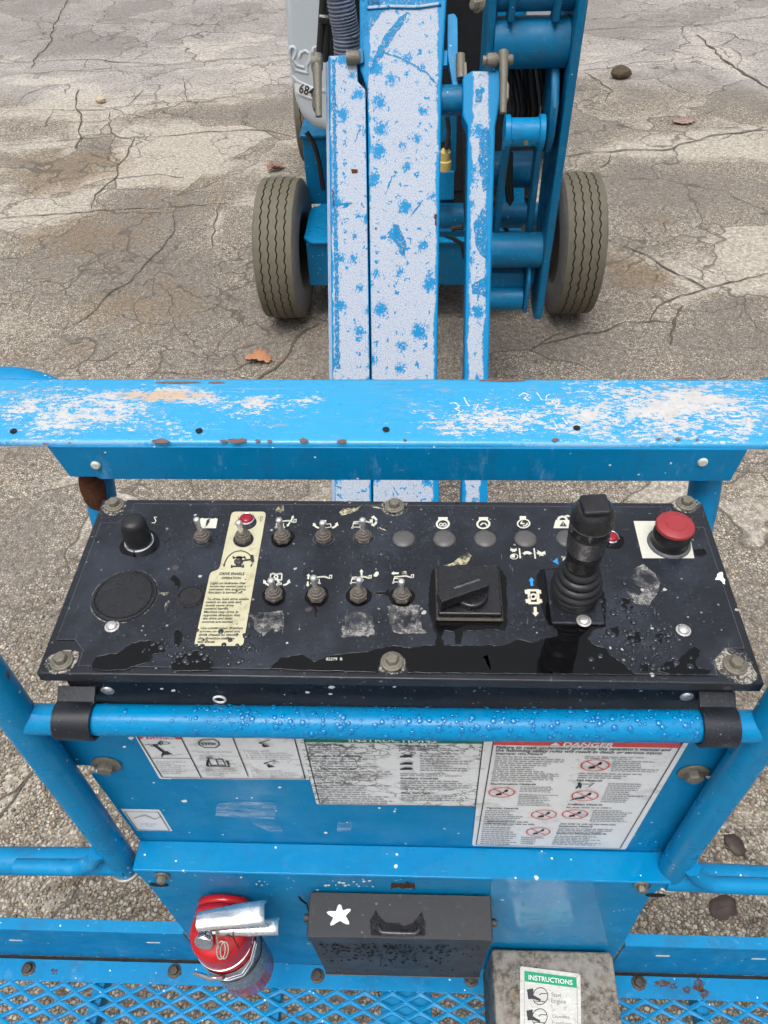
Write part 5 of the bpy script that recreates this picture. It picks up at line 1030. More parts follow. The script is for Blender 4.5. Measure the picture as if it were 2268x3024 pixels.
# ================================================================== FIRE EXTINGUISHER on its bracket
FE = thing('fire_extinguisher', 'small red fire extinguisher with silver handle on the lower blue panel', 'fire extinguisher', (-.2455, .311, .998))
top, bot = Vector((-.2625, .315, 1.192)), Vector((-.2455, .311, .998)); ax = (top - bot).normalized(); fr = ax.to_track_quat('Z', 'X').to_matrix(); r = .0405; H_ = (top - bot).length
b = MB(); b.lathe([(.028, 0), (.037, .003), (r, .010), (r, H_ - .020), (r * .985, H_ - .013), (r * .93, H_ - .006), (r * .78, H_ - .001), (.018, H_ + .003), (.0135, H_ + .008)], 48, bot, fr); b.build('cylinder', M['red_gloss'], FE, smooth=60)
b = MB(); b.lathe([(r + .0004, .052), (r + .0006, .053), (r + .0006, .098), (r + .0004, .099)], 48, bot, fr, caps=False); lab = b.build('label_band', M['label_grey'], FE, smooth=60)
g = MB(); rnd = random.Random(9)
for k in range(22):                                           # fine print on the label, too small to read
    a = rnd.uniform(-2.6, .4); z = .055 + .040 * rnd.random(); dl = rnd.uniform(.06, .3); hh = rnd.uniform(.001, .003); n = 4
    vs = [bot + fr @ Vector(((r + .0011) * math.cos(a + dl * i / n), (r + .0011) * math.sin(a + dl * i / n), zz)) for i in range(n + 1) for zz in (z, z + hh)]
    g.add(vs, [(2 * i, 2 * i + 2, 2 * i + 3, 2 * i + 1) for i in range(n)], 0 if rnd.random() < .7 else 1)
g.build('label_print', [M['print_grey'], M['white']], lab, smooth=0)
b = MB(); b.lathe([(r + .0012, .103), (r + .0018, .1035), (r + .0018, .133), (r + .0012, .1335)], 48, bot, fr, caps=False); b.build('strap', M['label_grey'], FE, smooth=60)
b = MB(); b.tube([bot + fr @ Vector((r * 1.02 * math.cos(a), r * 1.02 * math.sin(a), .1005)) for a in [2 * math.pi * k / 40 for k in range(40)]], .0017, 8, closed=True); b.build('rubber_ring', M['black_rubber'], FE)
b = MB(); b.tube([bot + fr @ Vector((r * 1.012 * math.cos(a), r * 1.012 * math.sin(a), .150)) for a in [2 * math.pi * k / 40 for k in range(40)]], .0009, 8, closed=True); b.build('shoulder_ring', M['chrome'], FE)
def on_can(a, z, k=1.0): return bot + fr @ Vector(((r + .004) * k * math.cos(a), (r + .004) * k * math.sin(a), z))
for dz in (0, .009):
    b = MB(); b.tube([on_can(.15, .140 + dz), on_can(-.35, .125 + dz), on_can(-.75, .113 + dz), on_can(-1.15, .125 + dz, 1.05), on_can(-1.6, .125 + dz, 1.05)], .0016, 10); b.build('latch_wire', M['chrome'], FE, smooth=60)
b = MB(); b.tube([on_can(-1.25, .138, 1.04), on_can(-1.7, .127, 1.08), on_can(-2.05, .121, 1.16), on_can(-2.25, .115, 1.30)], [.003, .0036, .0036, .003], 10); b.build('latch_lever', M['chrome'], FE, smooth=60)
hz = Vector((-.2630, .3150, 0)); zt = 1.198
b = MB(); b.lathe([(.0135, 0), (.0135, .012), (.0105, .014), (.0105, .030), (.0085, .034)], 24, (hz.x, hz.y, zt)); b.build('valve', M['chrome'], FE)
b = MB(); q_ = Vector((-.10, -.86, .28)).normalized().to_track_quat('Z', 'Y').to_matrix(); gc = Vector((-.2710, .298, 1.206)); b.lathe([(.0075, -.012), (.0095, 0), (.0125, .002), (.0130, .007), (.0120, .0085)], 28, gc, q_); o = b.build('gauge', M['chrome'], FE); b = MB(); b.lathe([(.0112, .0086), (.0112, .0090)], 24, gc, q_); b.build('gauge_face', M['label_grey'], o)
def lever(name, a, c, w0, w1, h, sag):
    """folded sheet lever: inverted channel from a to c"""
    a, c = Vector(a), Vector(c); d = (c - a); u = d.normalized(); s = u.cross(Vector((0, 0, 1))).normalized(); up = s.cross(u); b = MB(); n = 10; ring = []
    for i in range(n + 1):
        t_ = i / n; p = a + d * t_ + up * sag * math.sin(t_ * math.pi); w = w0 + (w1 - w0) * min(1, t_ * 1.5)
        ring.append([p - s * w / 2 - up * h, p - s * w / 2 - up * .004, p - s * (w / 2 - .003), p - s * w * .18 + up * .0012, p + s * w * .18 + up * .0012, p + s * (w / 2 - .003), p + s * w / 2 - up * .004, p + s * w / 2 - up * h])
    k = 8; b.add([v for rw in ring for v in rw], [(i * k + j, i * k + j + 1, (i + 1) * k + j + 1, (i + 1) * k + j) for i in range(n) for j in range(k - 1)] + [(0, 1, 2, 3, 4, 5, 6, 7)])
    o = b.build(name, M['alu'], FE, smooth=50); m = o.modifiers.new('thick', 'SOLIDIFY'); m.thickness = .0012; return o
h0 = at(581, 2718, z=1.232); h1 = at(781, 2690, z=1.240); lever('squeeze_lever', h0, h1, .0235, .0300, .013, .002)
c0 = at(640, 2737, z=1.212); c1 = at(822, 2731, z=1.210); lever('carry_handle', c0, c1, .018, .0205, .010, -.002)
for k, (dx, rr_) in enumerate(((0, .0125), (.004, .0118))):
    cc = at(653 + 6 * k, 2806, z=1.203); b = MB(); b.tube([cc + Vector((dx * .4 + rr_ * .45 * math.cos(a), rr_ * .85 * math.sin(a) * .9, rr_ * .6 * math.sin(a) * .6)) for a in [2 * math.pi * j / 28 for j in range(28)]], .0010, 8, closed=True); b.build('pull_ring', M['steel'], FE, smooth=60)
p0 = at(639, 2748, z=1.222); b = MB(); b.tube([p0, at(641, 2775, z=1.210), at(646, 2800, z=1.203)], .0014, 8); b.build('pull_pin', M['steel'], FE, smooth=60)
b = MB(); b.tube([at(*p, z=1.21) for p in ((690, 2750), (688, 2758), (692, 2775), (704, 2800), (707, 2803), (700, 2790), (688, 2768), (674, 2760), (666, 2764))], .0008, 6); b.build('seal_tie', M['black_rubber'], FE, smooth=60)
b = MB()                                                      # red bracket arch behind the valve
for k in range(3):
    ys = [.3555 - .011 * k, .3555 - .011 * (k + 1) + .001]; vs = []
    for y in ys:
        for i in range(13):
            a = math.pi * i / 12; rr2 = .0385 + (.0012 if k == 1 else 0); vs.append(Vector((-.2610 + rr2 * math.cos(a), y, 1.152 + .034 * math.sin(a) + .012)))
    b.add(vs, [(i, i + 1, 14 + i, 13 + i) for i in range(12)])
o = b.build('bracket', M['red_gloss'], FE, smooth=60); m = o.modifiers.new('thick', 'SOLIDIFY'); m.thickness = .002
b = MB(); b.box((-.258, .3575, 1.08), (.05, .004, .20)); b.build('bracket_plate', M['red_gloss'], FE, bevel=.001)

# ================================================================== DOCUMENT BOX
t = NT('damp_mark'); M['damp'] = t.done((.010, .009, .010), .3, spec=.3, Alpha=t.ss(t.noise(120, 4), .2, .6, .30, .60))
t = NT('faded_black_paint'); p = t.pos(); nz = t.sep(t.new('ShaderNodeNewGeometry').outputs['Normal'])[2]
col = t.mix(t.noise(18, 5), (.025, .026, .029), (.043, .043, .047)); col = t.mix(t.math('MULTIPLY', t.ss(t.noise(55, 6, .7), .58, .72), .6), col, (.07, .055, .045)); col = t.mix(t.spots(110, .06, .1, .3), col, (.14, .12, .10))
col = t.mix(t.math('MULTIPLY', t.ss(t.noise(1, 3, .6, vec=t.map(t.vadd(p, t.noisec(9), .05), (90, 90, 200))), .66, .7), .3), col, (.17, .16, .16)); t.bump(t.noise(90, 4), .15, .002)
M['faded_black'] = t.done(col, t.ss(t.noise(25, 4), .3, .7, .4, .55), spec=.35)
DB = thing('document_box', 'dull black metal document box with a white star and wire handle', 'box', (-.0145, .330, 1.018))
zt = 1.211; v = [(-.1355, .357, zt), (.1080, .357, zt + .002), (.1080, .3045, zt), (-.1345, .3035, zt - .001)]; w = [(-.1250, .357, 1.018), (.1040, .357, 1.019), (.1040, .3035, 1.019), (-.1245, .3030, 1.018)]
b = MB(); b.add([(x, y, z - .018) for x, y, z in v] + w, [(0, 1, 2, 3)[::-1], (4, 5, 6, 7), (0, 4, 7, 3)[::-1], (1, 2, 6, 5)[::-1], (3, 7, 6, 2)[::-1], (0, 1, 5, 4)[::-1]]); bmx = b
b.build('box_body', M['faded_black'], DB, bevel=.0015)
b = MB(); k = .0018; vt = [(-.1355 - k, .3575, zt), (.1080 + k, .3575, zt + .002), (.1080 + k, .3045 - k, zt), (-.1345 - k, .3035 - k, zt - .001)]; b.prism(vt, (0, 0, -.022)); b.build('box_lid', M['faded_black'], DB, bevel=.0022, seg=3)
def dbz(x, y): return (880 + x / 2.765, 2600 + y / 2.765)
pa = [at(*dbz(x, y), z=zt + .001) for x, y in ((648, 398), (660, 388), (672, 420), (690, 436), (820, 442), (950, 444), (985, 425), (990, 392), (1003, 405))]
M['handle_grey'] = plain('worn_handle_steel', (.07, .07, .075), .35, .4, .3, 120)
hp = [pa[0] - Vector((0, 0, .002)), pa[1] + Vector((0, 0, .004))] + [p_ + Vector((0, 0, .006)) for p_ in pa[2:7]] + [pa[7] + Vector((0, 0, .004)), pa[8] - Vector((0, 0, .002))]
b = MB(); b.tube(hp, .0026, 12); b.build('wire_handle', M['handle_grey'], DB, smooth=60)
g = Print((0, 0, zt + .0008), (0, 0, 1), (0, 1, 0), .0004); cx, cy = 340, 288; arms = [(340, 198), (428, 238), (415, 358), (268, 366), (238, 262)]
star = []
for i in range(5):
    a_, n_ = arms[i], arms[(i + 1) % 5]; dx, dy = a_[0] - cx, a_[1] - cy; L = math.hypot(dx, dy); nx_, ny_ = -dy / L, dx / L
    star += [dbz(a_[0] - dx * .1 - nx_ * 14, a_[1] - dy * .1 - ny_ * 12), dbz(a_[0] + dx * .04, a_[1] + dy * .04), dbz(a_[0] - dx * .1 + nx_ * 14, a_[1] - dy * .1 + ny_ * 12), dbz(cx + (a_[0] + n_[0] - 2 * cx) * .30, cy + (a_[1] + n_[1] - 2 * cy) * .30)]
g.poly(rough_line(star, 3, 5, 1), 'white_paint', 2)
g.make('painted_star', DB)
g = Print((0, 0, zt + .0008), (0, 0, 1), (0, 1, 0), .0004)
g.poly(rough_line([dbz(*p_) for p_ in ((600, 450), (582, 330), (610, 290), (635, 235), (655, 280), (690, 315), (720, 345), (790, 350), (825, 345), (860, 372), (940, 345), (985, 290), (1012, 250), (1022, 300), (1042, 350), (1040, 450))], 3, 5, 2), 'damp', 1); g.make('damp_stain', DB)
for x, y in ((-.1395, .330), (.1125, .330)):
    b = MB(); b.lathe([(.0055, -.004), (.0055, .004), (.003, .005)], 16, (x, y, zt - .020), Matrix.Rotation(math.pi / 2, 3, 'Y')); b.build('hinge_pin', M['bolt_dark'], DB, smooth=50)
b = MB(); b.tube([at(px, py, y=.352) for px, py in ((882, 2648), (892, 2660), (904, 2668), (912, 2690))], .0016, 8); b.build('loose_wire', M['black_rubber'], DB, smooth=60)
pts = []; rnd = random.Random(31)
for k in range(330):
    x = rnd.gauss(-.03, .06); z = zt - .028 - abs(rnd.gauss(0, .055))
    if -.122 < x < .100 and z > 1.03: rr2 = min(.0030, .0009 + rnd.expovariate(1300)); pts.append((Vector((x, .3031, z)), (0, -1, 0), rr2, rr2 * .45))
domes(pts, M['wet'], 'rain_drops', DB, 7)

# ================================================================== FOOT SWITCH on the floor
t = NT('grimy_cast_housing'); p = t.pos(); n1 = t.noise(95, 8, .78); col = t.ramp(n1, [(.30, (.030, .023, .017)), (.42, (.085, .070, .055)), (.54, (.205, .182, .150)), (.70, (.30, .275, .235))])
col = t.mix(t.math('MULTIPLY', t.ss(t.noise(17, 5, .6, vec=t.map(p, (1, 1, 1), (2, 0, 0))), .44, .66), .75), col, (.29, .27, .235)); col = t.mix(t.math('MULTIPLY', t.ss(t.noise(28, 6, .7, vec=t.map(p, (1, 1, 1), (7, 3, 0))), .58, .72), .6), col, (.24, .15, .075)); t.bump(n1, .3, .002)
M['grimy'] = t.done(col, .75)
FS = thing('foot_switch', 'grimy grey foot switch housing with green headed instruction label on the mesh floor', 'foot switch', (.222, .22, ZF))
zt = .970; xa, xb, yb, yf = .1300, .3175, .3565, .075
def fsec(y, z1, taper): return [(xa - .004 - taper, y, ZF + .001), (xb + .004 + taper, y, ZF + .001), (xb, y, z1), (xa, y, z1)]
b = MB(); sec = [fsec(yb, zt - .004, 0), fsec(yb - .008, zt, 0), fsec(.20, zt - .004, 0), fsec(.12, zt - .03, 0), fsec(yf, zt - .052, .004)]
b.add([q for s_ in sec for q in s_], [(i * 4 + 2, i * 4 + 3, i * 4 + 7, i * 4 + 6) for i in range(4)] + [(i * 4 + 3, i * 4, i * 4 + 4, i * 4 + 7) for i in range(4)] + [(i * 4 + 1, i * 4 + 2, i * 4 + 6, i * 4 + 5) for i in range(4)] + [(0, 3, 2, 1)])
o = b.build('hood', M['grimy'], FS, smooth=30, bevel=.004, seg=3); m = o.modifiers.new('thick', 'SOLIDIFY'); m.thickness = .006
b = MB(); b.box(((xa + xb) / 2, .20, ZF + .005), (xb - xa - .01, .27, .006)); b.build('base_plate', M['grimy'], FS, bevel=.002)
b = MB(); b.box(((xa + xb) / 2, .17, ZF + .045), (.11, .15, .012), Matrix.Rotation(rad(-14), 3, 'X')); b.box(((xa + xb) / 2, .25, ZF + .03), (.09, .03, .05)); b.build('pedal', M['black_rubber'], FS, bevel=.003)
def fz(x, y): return (1400 + x / 3.687, 2720 + y / 3.687)
sl = Vector((0, .004 / .15, 1)).normalized(); nrm = Vector((0, -.0266, 1)).normalized()
t = NT('scuffed_label'); p = t.pos(); col = t.mix(t.noise(40, 5), (.46, .45, .41), (.60, .59, .55)); col = t.mix(t.math('MULTIPLY', t.ss(t.noise(110, 6, .7), .52, .68), .6), col, (.27, .22, .15)); col = t.mix(t.math('MULTIPLY', t.ss(t.noise(1, 2, .6, vec=t.map(t.vadd(p, t.noisec(12), .03), (60, 400, 100), rot=(0, 0, -.15))), .58, .66), .7), col, (.74, .74, .72))
M['scuffed_label'] = t.done(col, .35)
g = Print((0, .20, zt - .0025), nrm, (0, 1, 0), .0005); q = fz
g.poly([q(*p_) for p_ in ((500, 515), (512, 495), (1140, 575), (1156, 592), (1170, 1500), (498, 1500))], 'scuffed_label', 3); g.stroke([q(545, 660), q(545, 1500)], .0007, 'print_grey', 4); g.stroke([q(1118, 730), q(1135, 1500)], .0007, 'print_grey', 4)
g.poly([q(545, 545), q(1112, 618), q(1118, 732), q(547, 658)], 'print_green2', 4); g.text('INSTRUCTIONS', q(592, 640), q(1070, 700), 'white', 5, .98, 0, .015)
for cx, cy in ((718, 820), (712, 1050)):
    g.ellipse(q(cx, cy), q(cx + 82, cy), q(cx + 5, cy - 92), .0011, 'print_black', 4); g.poly([q(cx - 145, cy - 70), q(cx - 78, cy - 84), q(cx - 72, cy - 10), q(cx + 5, cy + 35), q(cx + 4, cy + 58), q(cx - 80, cy + 30), q(cx - 130, cy + 36)], 'print_black', 5); g.stroke([q(cx - 10, cy - 10), q(cx + 10, cy - 28), q(cx + 78, cy - 25)], .0010, 'print_black', 5); g.stroke([q(cx - 70, cy + 55), q(cx + 60, cy + 62)], .0009, 'print_black', 5)
for s_, xa_, xb_, y in (('Start', 842, 950, 825), ('Engine', 840, 1000, 895), ('Operate', 850, 1040, 1060), ('Functions', 850, 1060, 1130)): g.text(s_, q(xa_, y), q(xb_, y + 12), 'print_grey', 5)
g.make('instruction_label', FS)

# ================================================================== BOOM LIFT
BLF = thing('boom_lift', 'blue articulated boom lift with worn jib arms, grey turret cover and four ply tyres', 'boom lift', (.07, 3.75, 0))
BLF['label'] = 'blue articulated boom lift with scratched jib arms and grey turret cover'
JA = Vector((-.022, 1.517, .825)); ja = Vector((0, .6035, .7978)).normalized(); jn = Vector((0, -ja.z, ja.y))
def J(px, py): return onplane(px, py, JA, jn)
def jib_mat(name, xl, xr, el, er, white=.5, seed=0):
    t = NT(name); xyz = t.sep(t.pos()); dpa = t.new('ShaderNodeVectorMath', operation='DOT_PRODUCT'); t.put(dpa.inputs[0], t.pos()); dpa.inputs[1].default_value = tuple(ja)
    cb = t.new('ShaderNodeCombineXYZ'); t.put(cb.inputs[0], xyz[0]); t.put(cb.inputs[1], dpa.outputs['Value']); t.put(cb.inputs[2], 0.0)
    p = t.map(cb.outputs[0], (1, 1, 1), (seed, seed * .7, 0)); v2 = lambda sc, vec: (lambda n: (setattr(n, 'voronoi_dimensions', '2D'), n)[1])(t.vor(sc, vec=vec))
    blue = t.mix(t.noise(9, 4), (.0, .175, .39), (.0, .215, .46))
    gr = t.noise(300, 4, .75, vec=p); pale = t.mix(t.ss(gr, .35, .65), (.27, .33, .43), (.48, .50, .535)); pale = t.mix(t.math('MULTIPLY', t.ss(t.noise(210, 3, .6, vec=p), .56, .66), .55), pale, (.07, .24, .50))
    wob = t.vadd(p, t.noisec(75, 5), .045); flow = t.vadd(wob, t.noisec(14, 3), .05)
    sp = v2(15.5, t.vadd(p, t.noisec(40, 4), .02)); cc = t.sep(sp.outputs['Color']); keep = t.math('LESS_THAN', cc[0], .72); fz_ = t.math('MULTIPLY', t.math('SUBTRACT', t.noise(170, 5, .8, vec=t.map(p, (1, .7, 1))), .5), 1.25)
    m1 = t.math('MULTIPLY', keep, t.ss(t.math('ADD', t.math('SUBTRACT', sp.outputs['Distance'], t.math('MULTIPLY', cc[1], .20)), fz_), .125, .035))
    sp2 = v2(38, wob); c2 = t.sep(sp2.outputs['Color']); m2 = t.math('MULTIPLY', t.math('LESS_THAN', c2[0], .50), t.ss(t.math('SUBTRACT', sp2.outputs['Distance'], t.math('MULTIPLY', c2[1], .10)), .12, .06))
    st = t.ss(t.noise(1, 4, .65, vec=t.map(wob, (260, 50, 1), rot=(0, 0, 0))), .64, .68)
    st2 = t.math('MULTIPLY', t.ss(t.noise(1, 3, .6, vec=t.map(wob, (120, 16, 1), (3, 1, 2), (0, 0, -.6))), .67, .70), .9)
    big = t.ss(t.noise(5.5, 5, .65, vec=flow), .70 - white * .0, .73)
    m = t.math('MAXIMUM', t.math('MAXIMUM', m1, m2), t.math('MAXIMUM', t.math('MULTIPLY', st, .85), t.math('MAXIMUM', st2, big)))
    nz = t.math('MULTIPLY', t.math('SUBTRACT', t.noise(28, 6, .75, vec=t.map(p, (1, .5, 1))), .5), .035)
    eL = t.ss(t.math('SUBTRACT', t.math('SUBTRACT', xyz[0], xl), nz), el, el - .004); eR = t.ss(t.math('SUBTRACT', t.math('SUBTRACT', xr, xyz[0]), nz), er, er - .004)
    m = t.math('MAXIMUM', m, t.math('MAXIMUM', eL, eR))
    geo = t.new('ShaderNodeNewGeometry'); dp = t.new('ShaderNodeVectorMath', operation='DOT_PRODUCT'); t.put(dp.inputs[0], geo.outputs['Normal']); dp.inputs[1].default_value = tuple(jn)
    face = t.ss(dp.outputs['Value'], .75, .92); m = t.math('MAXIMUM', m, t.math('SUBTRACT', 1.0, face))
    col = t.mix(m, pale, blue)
    rs = t.ss(t.noise(13, 6, .7, vec=t.map(p, (1, 1, 1), (1, 7, 3))), .735, .75); col = t.mix(rs, col, (.16, .06, .03))
    return t.done(col, t.math('SUBTRACT', .65, t.math('MULTIPLY', m, .2)), spec=.2)
main = [(1060, -140), (1327, -140), (1312, 120), (1304, 262), (1304, 300), (1291, 1094), (1298, 1520), (1101, 1520), (1096, 1094), (1084, 262), (1063, 205)]
left = [(969, 164), (1055, 158), (1057, 241), (1080, 266), (1092.5, 1094), (1098, 1520), (990, 1520), (981, 1094)]
right = [(1366, 226), (1394, 207), (1462, 207), (1462, 162), (1477, 162), (1477, 300), (1463, 372), (1443, 1094), (1440, 1520), (1362, 1520), (1371, 1094), (1381, 372), (1366, 340)]
mx = [J(1090, 800).x, J(1298, 800).x]
M['jib'] = jib_mat('worn_jib_paint', mx[0], mx[1], .004, .014); lxx = [J(975, 800).x, J(1088, 800).x]; M['jib_left'] = jib_mat('worn_link_paint', lxx[0], lxx[1], .010, .002, seed=3); rxx = [J(1376, 800).x, J(1452, 800).x]; M['jib_right'] = jib_mat('worn_thin_link_paint', rxx[0], rxx[1], .012, .020, seed=6)
b = MB(); b.prism([J(*p_) for p_ in main], -jn * .20); jo = b.build('jib_boom', M['jib'], BLF, bevel=.006, seg=3)
b = MB(); b.tube([J(1085, 25) + jn * .001, J(1150, 20) + jn * .001, J(1230, 22) + jn * .001, J(1302, 12) + jn * .001], .0055, 8); b.build('weld_bead', M['jib'], jo, smooth=60)
b = MB(); b.prism([J(*p_) for p_ in left], -jn * .11); b.build('jib_link', M['jib_left'], BLF, bevel=.004, seg=3)
b = MB(); b.prism([J(960, 180) - jn * .014, J(969, 175) - jn * .002, J(981, 1094) - jn * .002, J(990, 1520) - jn * .002, J(979, 1520) - jn * .014, J(970, 1094) - jn * .014], -jn * .06); M['pale_edge'] = plain('chalky_edge_paint', (.30, .40, .55), .6, 0, .35, 60); b.build('link_flange', M['pale_edge'], BLF, bevel=.002)
b = MB(); b.prism([J(*p_) for p_ in right], -jn * .075); b.build('jib_link', M['jib_right'], BLF, bevel=.006, seg=3)
t = NT('bare_jib_blue'); M['jib_blue'] = t.done(t.mix(t.noise(9, 4), (.0, .175, .39), (.0, .215, .46)), .45, spec=.15, Alpha=t.ss(t.noise(130, 6, .85), .40, .52))
SCR = [[(1064, -40), (1150, 26), (1125, 40), (1086, 100), (1075, 108), (1068, 200)], [(1205, 35), (1192, 72), (1160, 112), (1130, 168), (1092, 215), (1086, 228), (1104, 170), (1133, 110), (1160, 76), (1182, 48)], [(1075, -130), (1315, -130), (1302, 12), (1230, 18), (1150, 16), (1087, 20)],
       [(1130, 152), (1172, 164), (1210, 182), (1262, 212), (1290, 245), (1286, 248), (1258, 217), (1206, 187), (1170, 169), (1130, 157)], [(1418, 395), (1436, 372), (1450, 400), (1447, 560), (1426, 566), (1412, 470)], [(1398, 660), (1436, 600), (1442, 770), (1416, 750), (1404, 720)], [(1392, 840), (1440, 815), (1440, 880), (1420, 870), (1395, 868)], [(1405, 262), (1424, 262), (1426, 300), (1404, 302)],
       [(1160, 660), (1178, 665), (1200, 720), (1196, 765), (1178, 745), (1164, 700)], [(988, 603), (1040, 598), (1042, 602), (1000, 610)], [(980, 175), (990, 176), (998, 700), (1004, 1090), (990, 1090), (986, 700)], [(1156, 520), (1160, 520), (1140, 575), (1136, 574)], [(1246, 590), (1250, 592), (1215, 640), (1212, 638)], [(1062, 380), (1066, 380), (1050, 420), (1047, 418)]]
for i, pts in enumerate(SCR):
    g = Print(JA + jn * .0006, jn, ja, .0003); g.poly(rough_line(pts, 70 + i, 6, 2.2), 'jib_blue', 1); g.make('bare_paint', jo if i not in (4, 5, 6, 7, 10, 13) else BLF)
for pts in ([(1036, 500), (1056, 500), (1058, 510), (1040, 513)], [(1283, 632), (1291, 634), (1290, 668), (1284, 665)], [(981, 560), (985, 562), (987, 610), (984, 612)], [(1108, 672), (1113, 672), (1112, 678), (1107, 677)]):
    g = Print(JA + jn * .0008, jn, ja, .0003); g.poly(rough_line(pts, 7, 4, 1.5), 'rust', 1); g.make('rust_spot', BLF)
# pins, keepers and bolts at the head of the jib
def pin(p, r_, l, m='bolt_dirty', name='pivot_pin'):
    b = MB(); b.lathe([(r_, -l / 2), (r_, l / 2), (r_ * .8, l / 2 + .004)], 18, p, Matrix.Rotation(math.pi / 2, 3, 'Y')); return b.build(name, M[m], BLF, smooth=50)
for px, py, r_, l in ((936, 190, .022, .022), (1042, 175, .016, .03), (1488, 182, .012, .035), (1450, 184, .017, .022), (1436, 184, .011, .02)): pin(J(px, py) + jn * .012, r_, l)
for pts, w_ in ((((938, 170), (941, 270), (944, 352)), .015), (((1484, 160), (1485, 235), (1483, 342)), .014)):
    b = MB(); b.tube([J(*p_) + jn * .02 for p_ in pts], [w_ * .95, w_ * .7, w_ * .6], 12); b.build('keeper_bar', M['bolt_dirty'], BLF, smooth=60)
b = MB(); b.prism([J(*p_) + jn * .015 for p_ in ((924, 272), (946, 268), (949, 318), (938, 330), (924, 326))], -jn * .03); b.build('keeper_block', M['bolt_dark'], BLF, bevel=.004)
b = MB(); b.prism([J(*p_) + jn * .025 for p_ in ((1477, 252), (1498, 250), (1501, 262), (1500, 300), (1492, 306), (1477, 302))], -jn * .035); b.build('keeper_block', M['bolt_dirty'], BLF, bevel=.004)
b = MB(); b.prism([J(*p_) + jn * .012 for p_ in ((1056, 152), (1062, 147), (1074, 148), (1076, 190), (1068, 194), (1058, 192))], -jn * .03); b.build('pin_ear', M['blue_shaded'], BLF, bevel=.003)
b = MB(); b.prism([J(*p_) - jn * .03 for p_ in ((1322, 26), (1344, 22), (1353, 36), (1355, 250), (1342, 262), (1322, 150))], -jn * .02); b.build('head_plate', M['blue'], BLF, bevel=.003)
b = MB(); b.prism([J(*p_) - jn * .02 for p_ in ((1306, 138), (1323, 138), (1322, 184), (1306, 186))], -jn * .02); b.build('head_lug', M['jib'], BLF, bevel=.002)
pin(J(1338, 275) - jn * .05, .036, .06, 'blue_shaded', 'pivot_boss'); pin(J(1354, 275) - jn * .05, .030, .05, 'bolt_dark', 'pivot_boss')
b = MB(); b.tube([J(1361, 150) - jn * .02, J(1362, 190) - jn * .02, J(1363, 222) - jn * .02], .012, 10); b.prism([J(*p_) - jn * .012 for p_ in ((1354, 178), (1378, 178), (1380, 218), (1366, 222), (1354, 205))], -jn * .02); b.build('keeper_bar', M['bolt_dirty'], BLF, smooth=50)
# hoses over the head
def on_y(pts, y): return [at(a, c_, y=y) for a, c_ in pts]
hp = on_y([(985, -130), (1000, -40), (1012, 40), (1022, 100), (1027, 175)], 2.48); path = []
for a, c_ in zip(hp[:-1], hp[1:]):
    for k in range(26): path.append(a.lerp(c_, k / 26))
b = MB(); b.tube(path, [.0385 if (i // 2) % 2 else .0335 for i in range(len(path))], 20); b.build('corrugated_hose', M['grey_hose'], BLF, smooth=50)
for pts, r_ in ((((952, -120), (956, 0), (951, 80), (944, 175)), .0125), (((970, -120), (972, 0), (968, 90), (958, 180)), .0125), (((985, -60), (983, 60), (978, 180)), .010)):
    b = MB(); b.tube(on_y(pts, 2.55), r_, 12); b.build('hydraulic_hose', M['hose'], BLF, smooth=60)
b = MB(); b.tube(on_y([(944, 54), (986, 58)], 2.525), .012, 10); b.build('hose_tie', M['black_plastic'], BLF)
for pts, y_, r_ in ((((1372, 330), (1378, 420), (1374, 520), (1380, 640)), 3.25, .014), (((1392, 330), (1396, 430), (1390, 540), (1398, 650)), 3.28, .012), (((1320, 345), (1326, 390), (1318, 440)), 3.1, .009), (((905, 390), (925, 420), (940, 470), (955, 560)), 3.9, .012), (((1460, 600), (1490, 640), (1530, 655), (1580, 640)), 3.3, .012), (((1440, 560), (1470, 620), (1500, 690)), 3.28, .011), (((1560, 580), (1570, 640), (1600, 690)), 3.3, .013), (((1300, 690), (1330, 700), (1365, 720), (1372, 760)), 3.5, .011)):
    b = MB(); b.tube(on_y(pts, y_), r_, 10); b.build('hydraulic_hose', M['hose'], BLF, smooth=60)
for px, py in ((1412, 14), (1420, 10), (1590, 682), (1558, 676), (1610, 690)):
    b = MB(); hexbolt(b, at(px, py, y=2.88 if py < 100 else 3.2), (-1, -.6, .3), .018, .02, .024); b.build('link_bolt', M['bolt_dirty'], BLF)
# turret cover with moulded lettering and number plate
yc = 3.4; cov = [at(x, y, y=yc) for x, y in ((832, -180), (838, 0), (846, 130), (858, 235), (872, 310), (892, 352), (920, 380), (965, 396), (1010, 398), (1010, -180))]
b = MB(); b.prism(cov, (0, 1.25, 0)); tc = b.build('turret_cover', M['cover'], BLF, bevel=.045, seg=6, smooth=60)
b = MB(); b.prism([at(x, y, y=yc - .004) for x, y in ((862, 222), (880, 236), (934, 262), (1000, 268), (1000, 278), (934, 274), (876, 248), (862, 234))], (0, .04, 0)); b.build('moulded_rib', M['cover'], tc, bevel=.006, seg=3)
def c1(x, y): return (820 + x / 3.318, y / 3.318)
for pts in (((122, 560), (116, 500), (128, 462), (158, 458), (182, 490), (170, 540), (150, 585)), ((150, 585), (190, 640), (260, 660)), ((150, 620), (165, 680), (235, 700), (300, 712)), ((215, 560), (232, 510), (275, 495), (312, 520), (318, 590), (285, 640)), ((285, 640), (290, 700)), ((345, 520), (352, 470), (385, 452))):
    b = MB(); b.tube([at(*c1(*p_), y=yc + .003) for p_ in pts], .0075, 8); b.build('moulded_letter', M['cover'], tc, smooth=60)
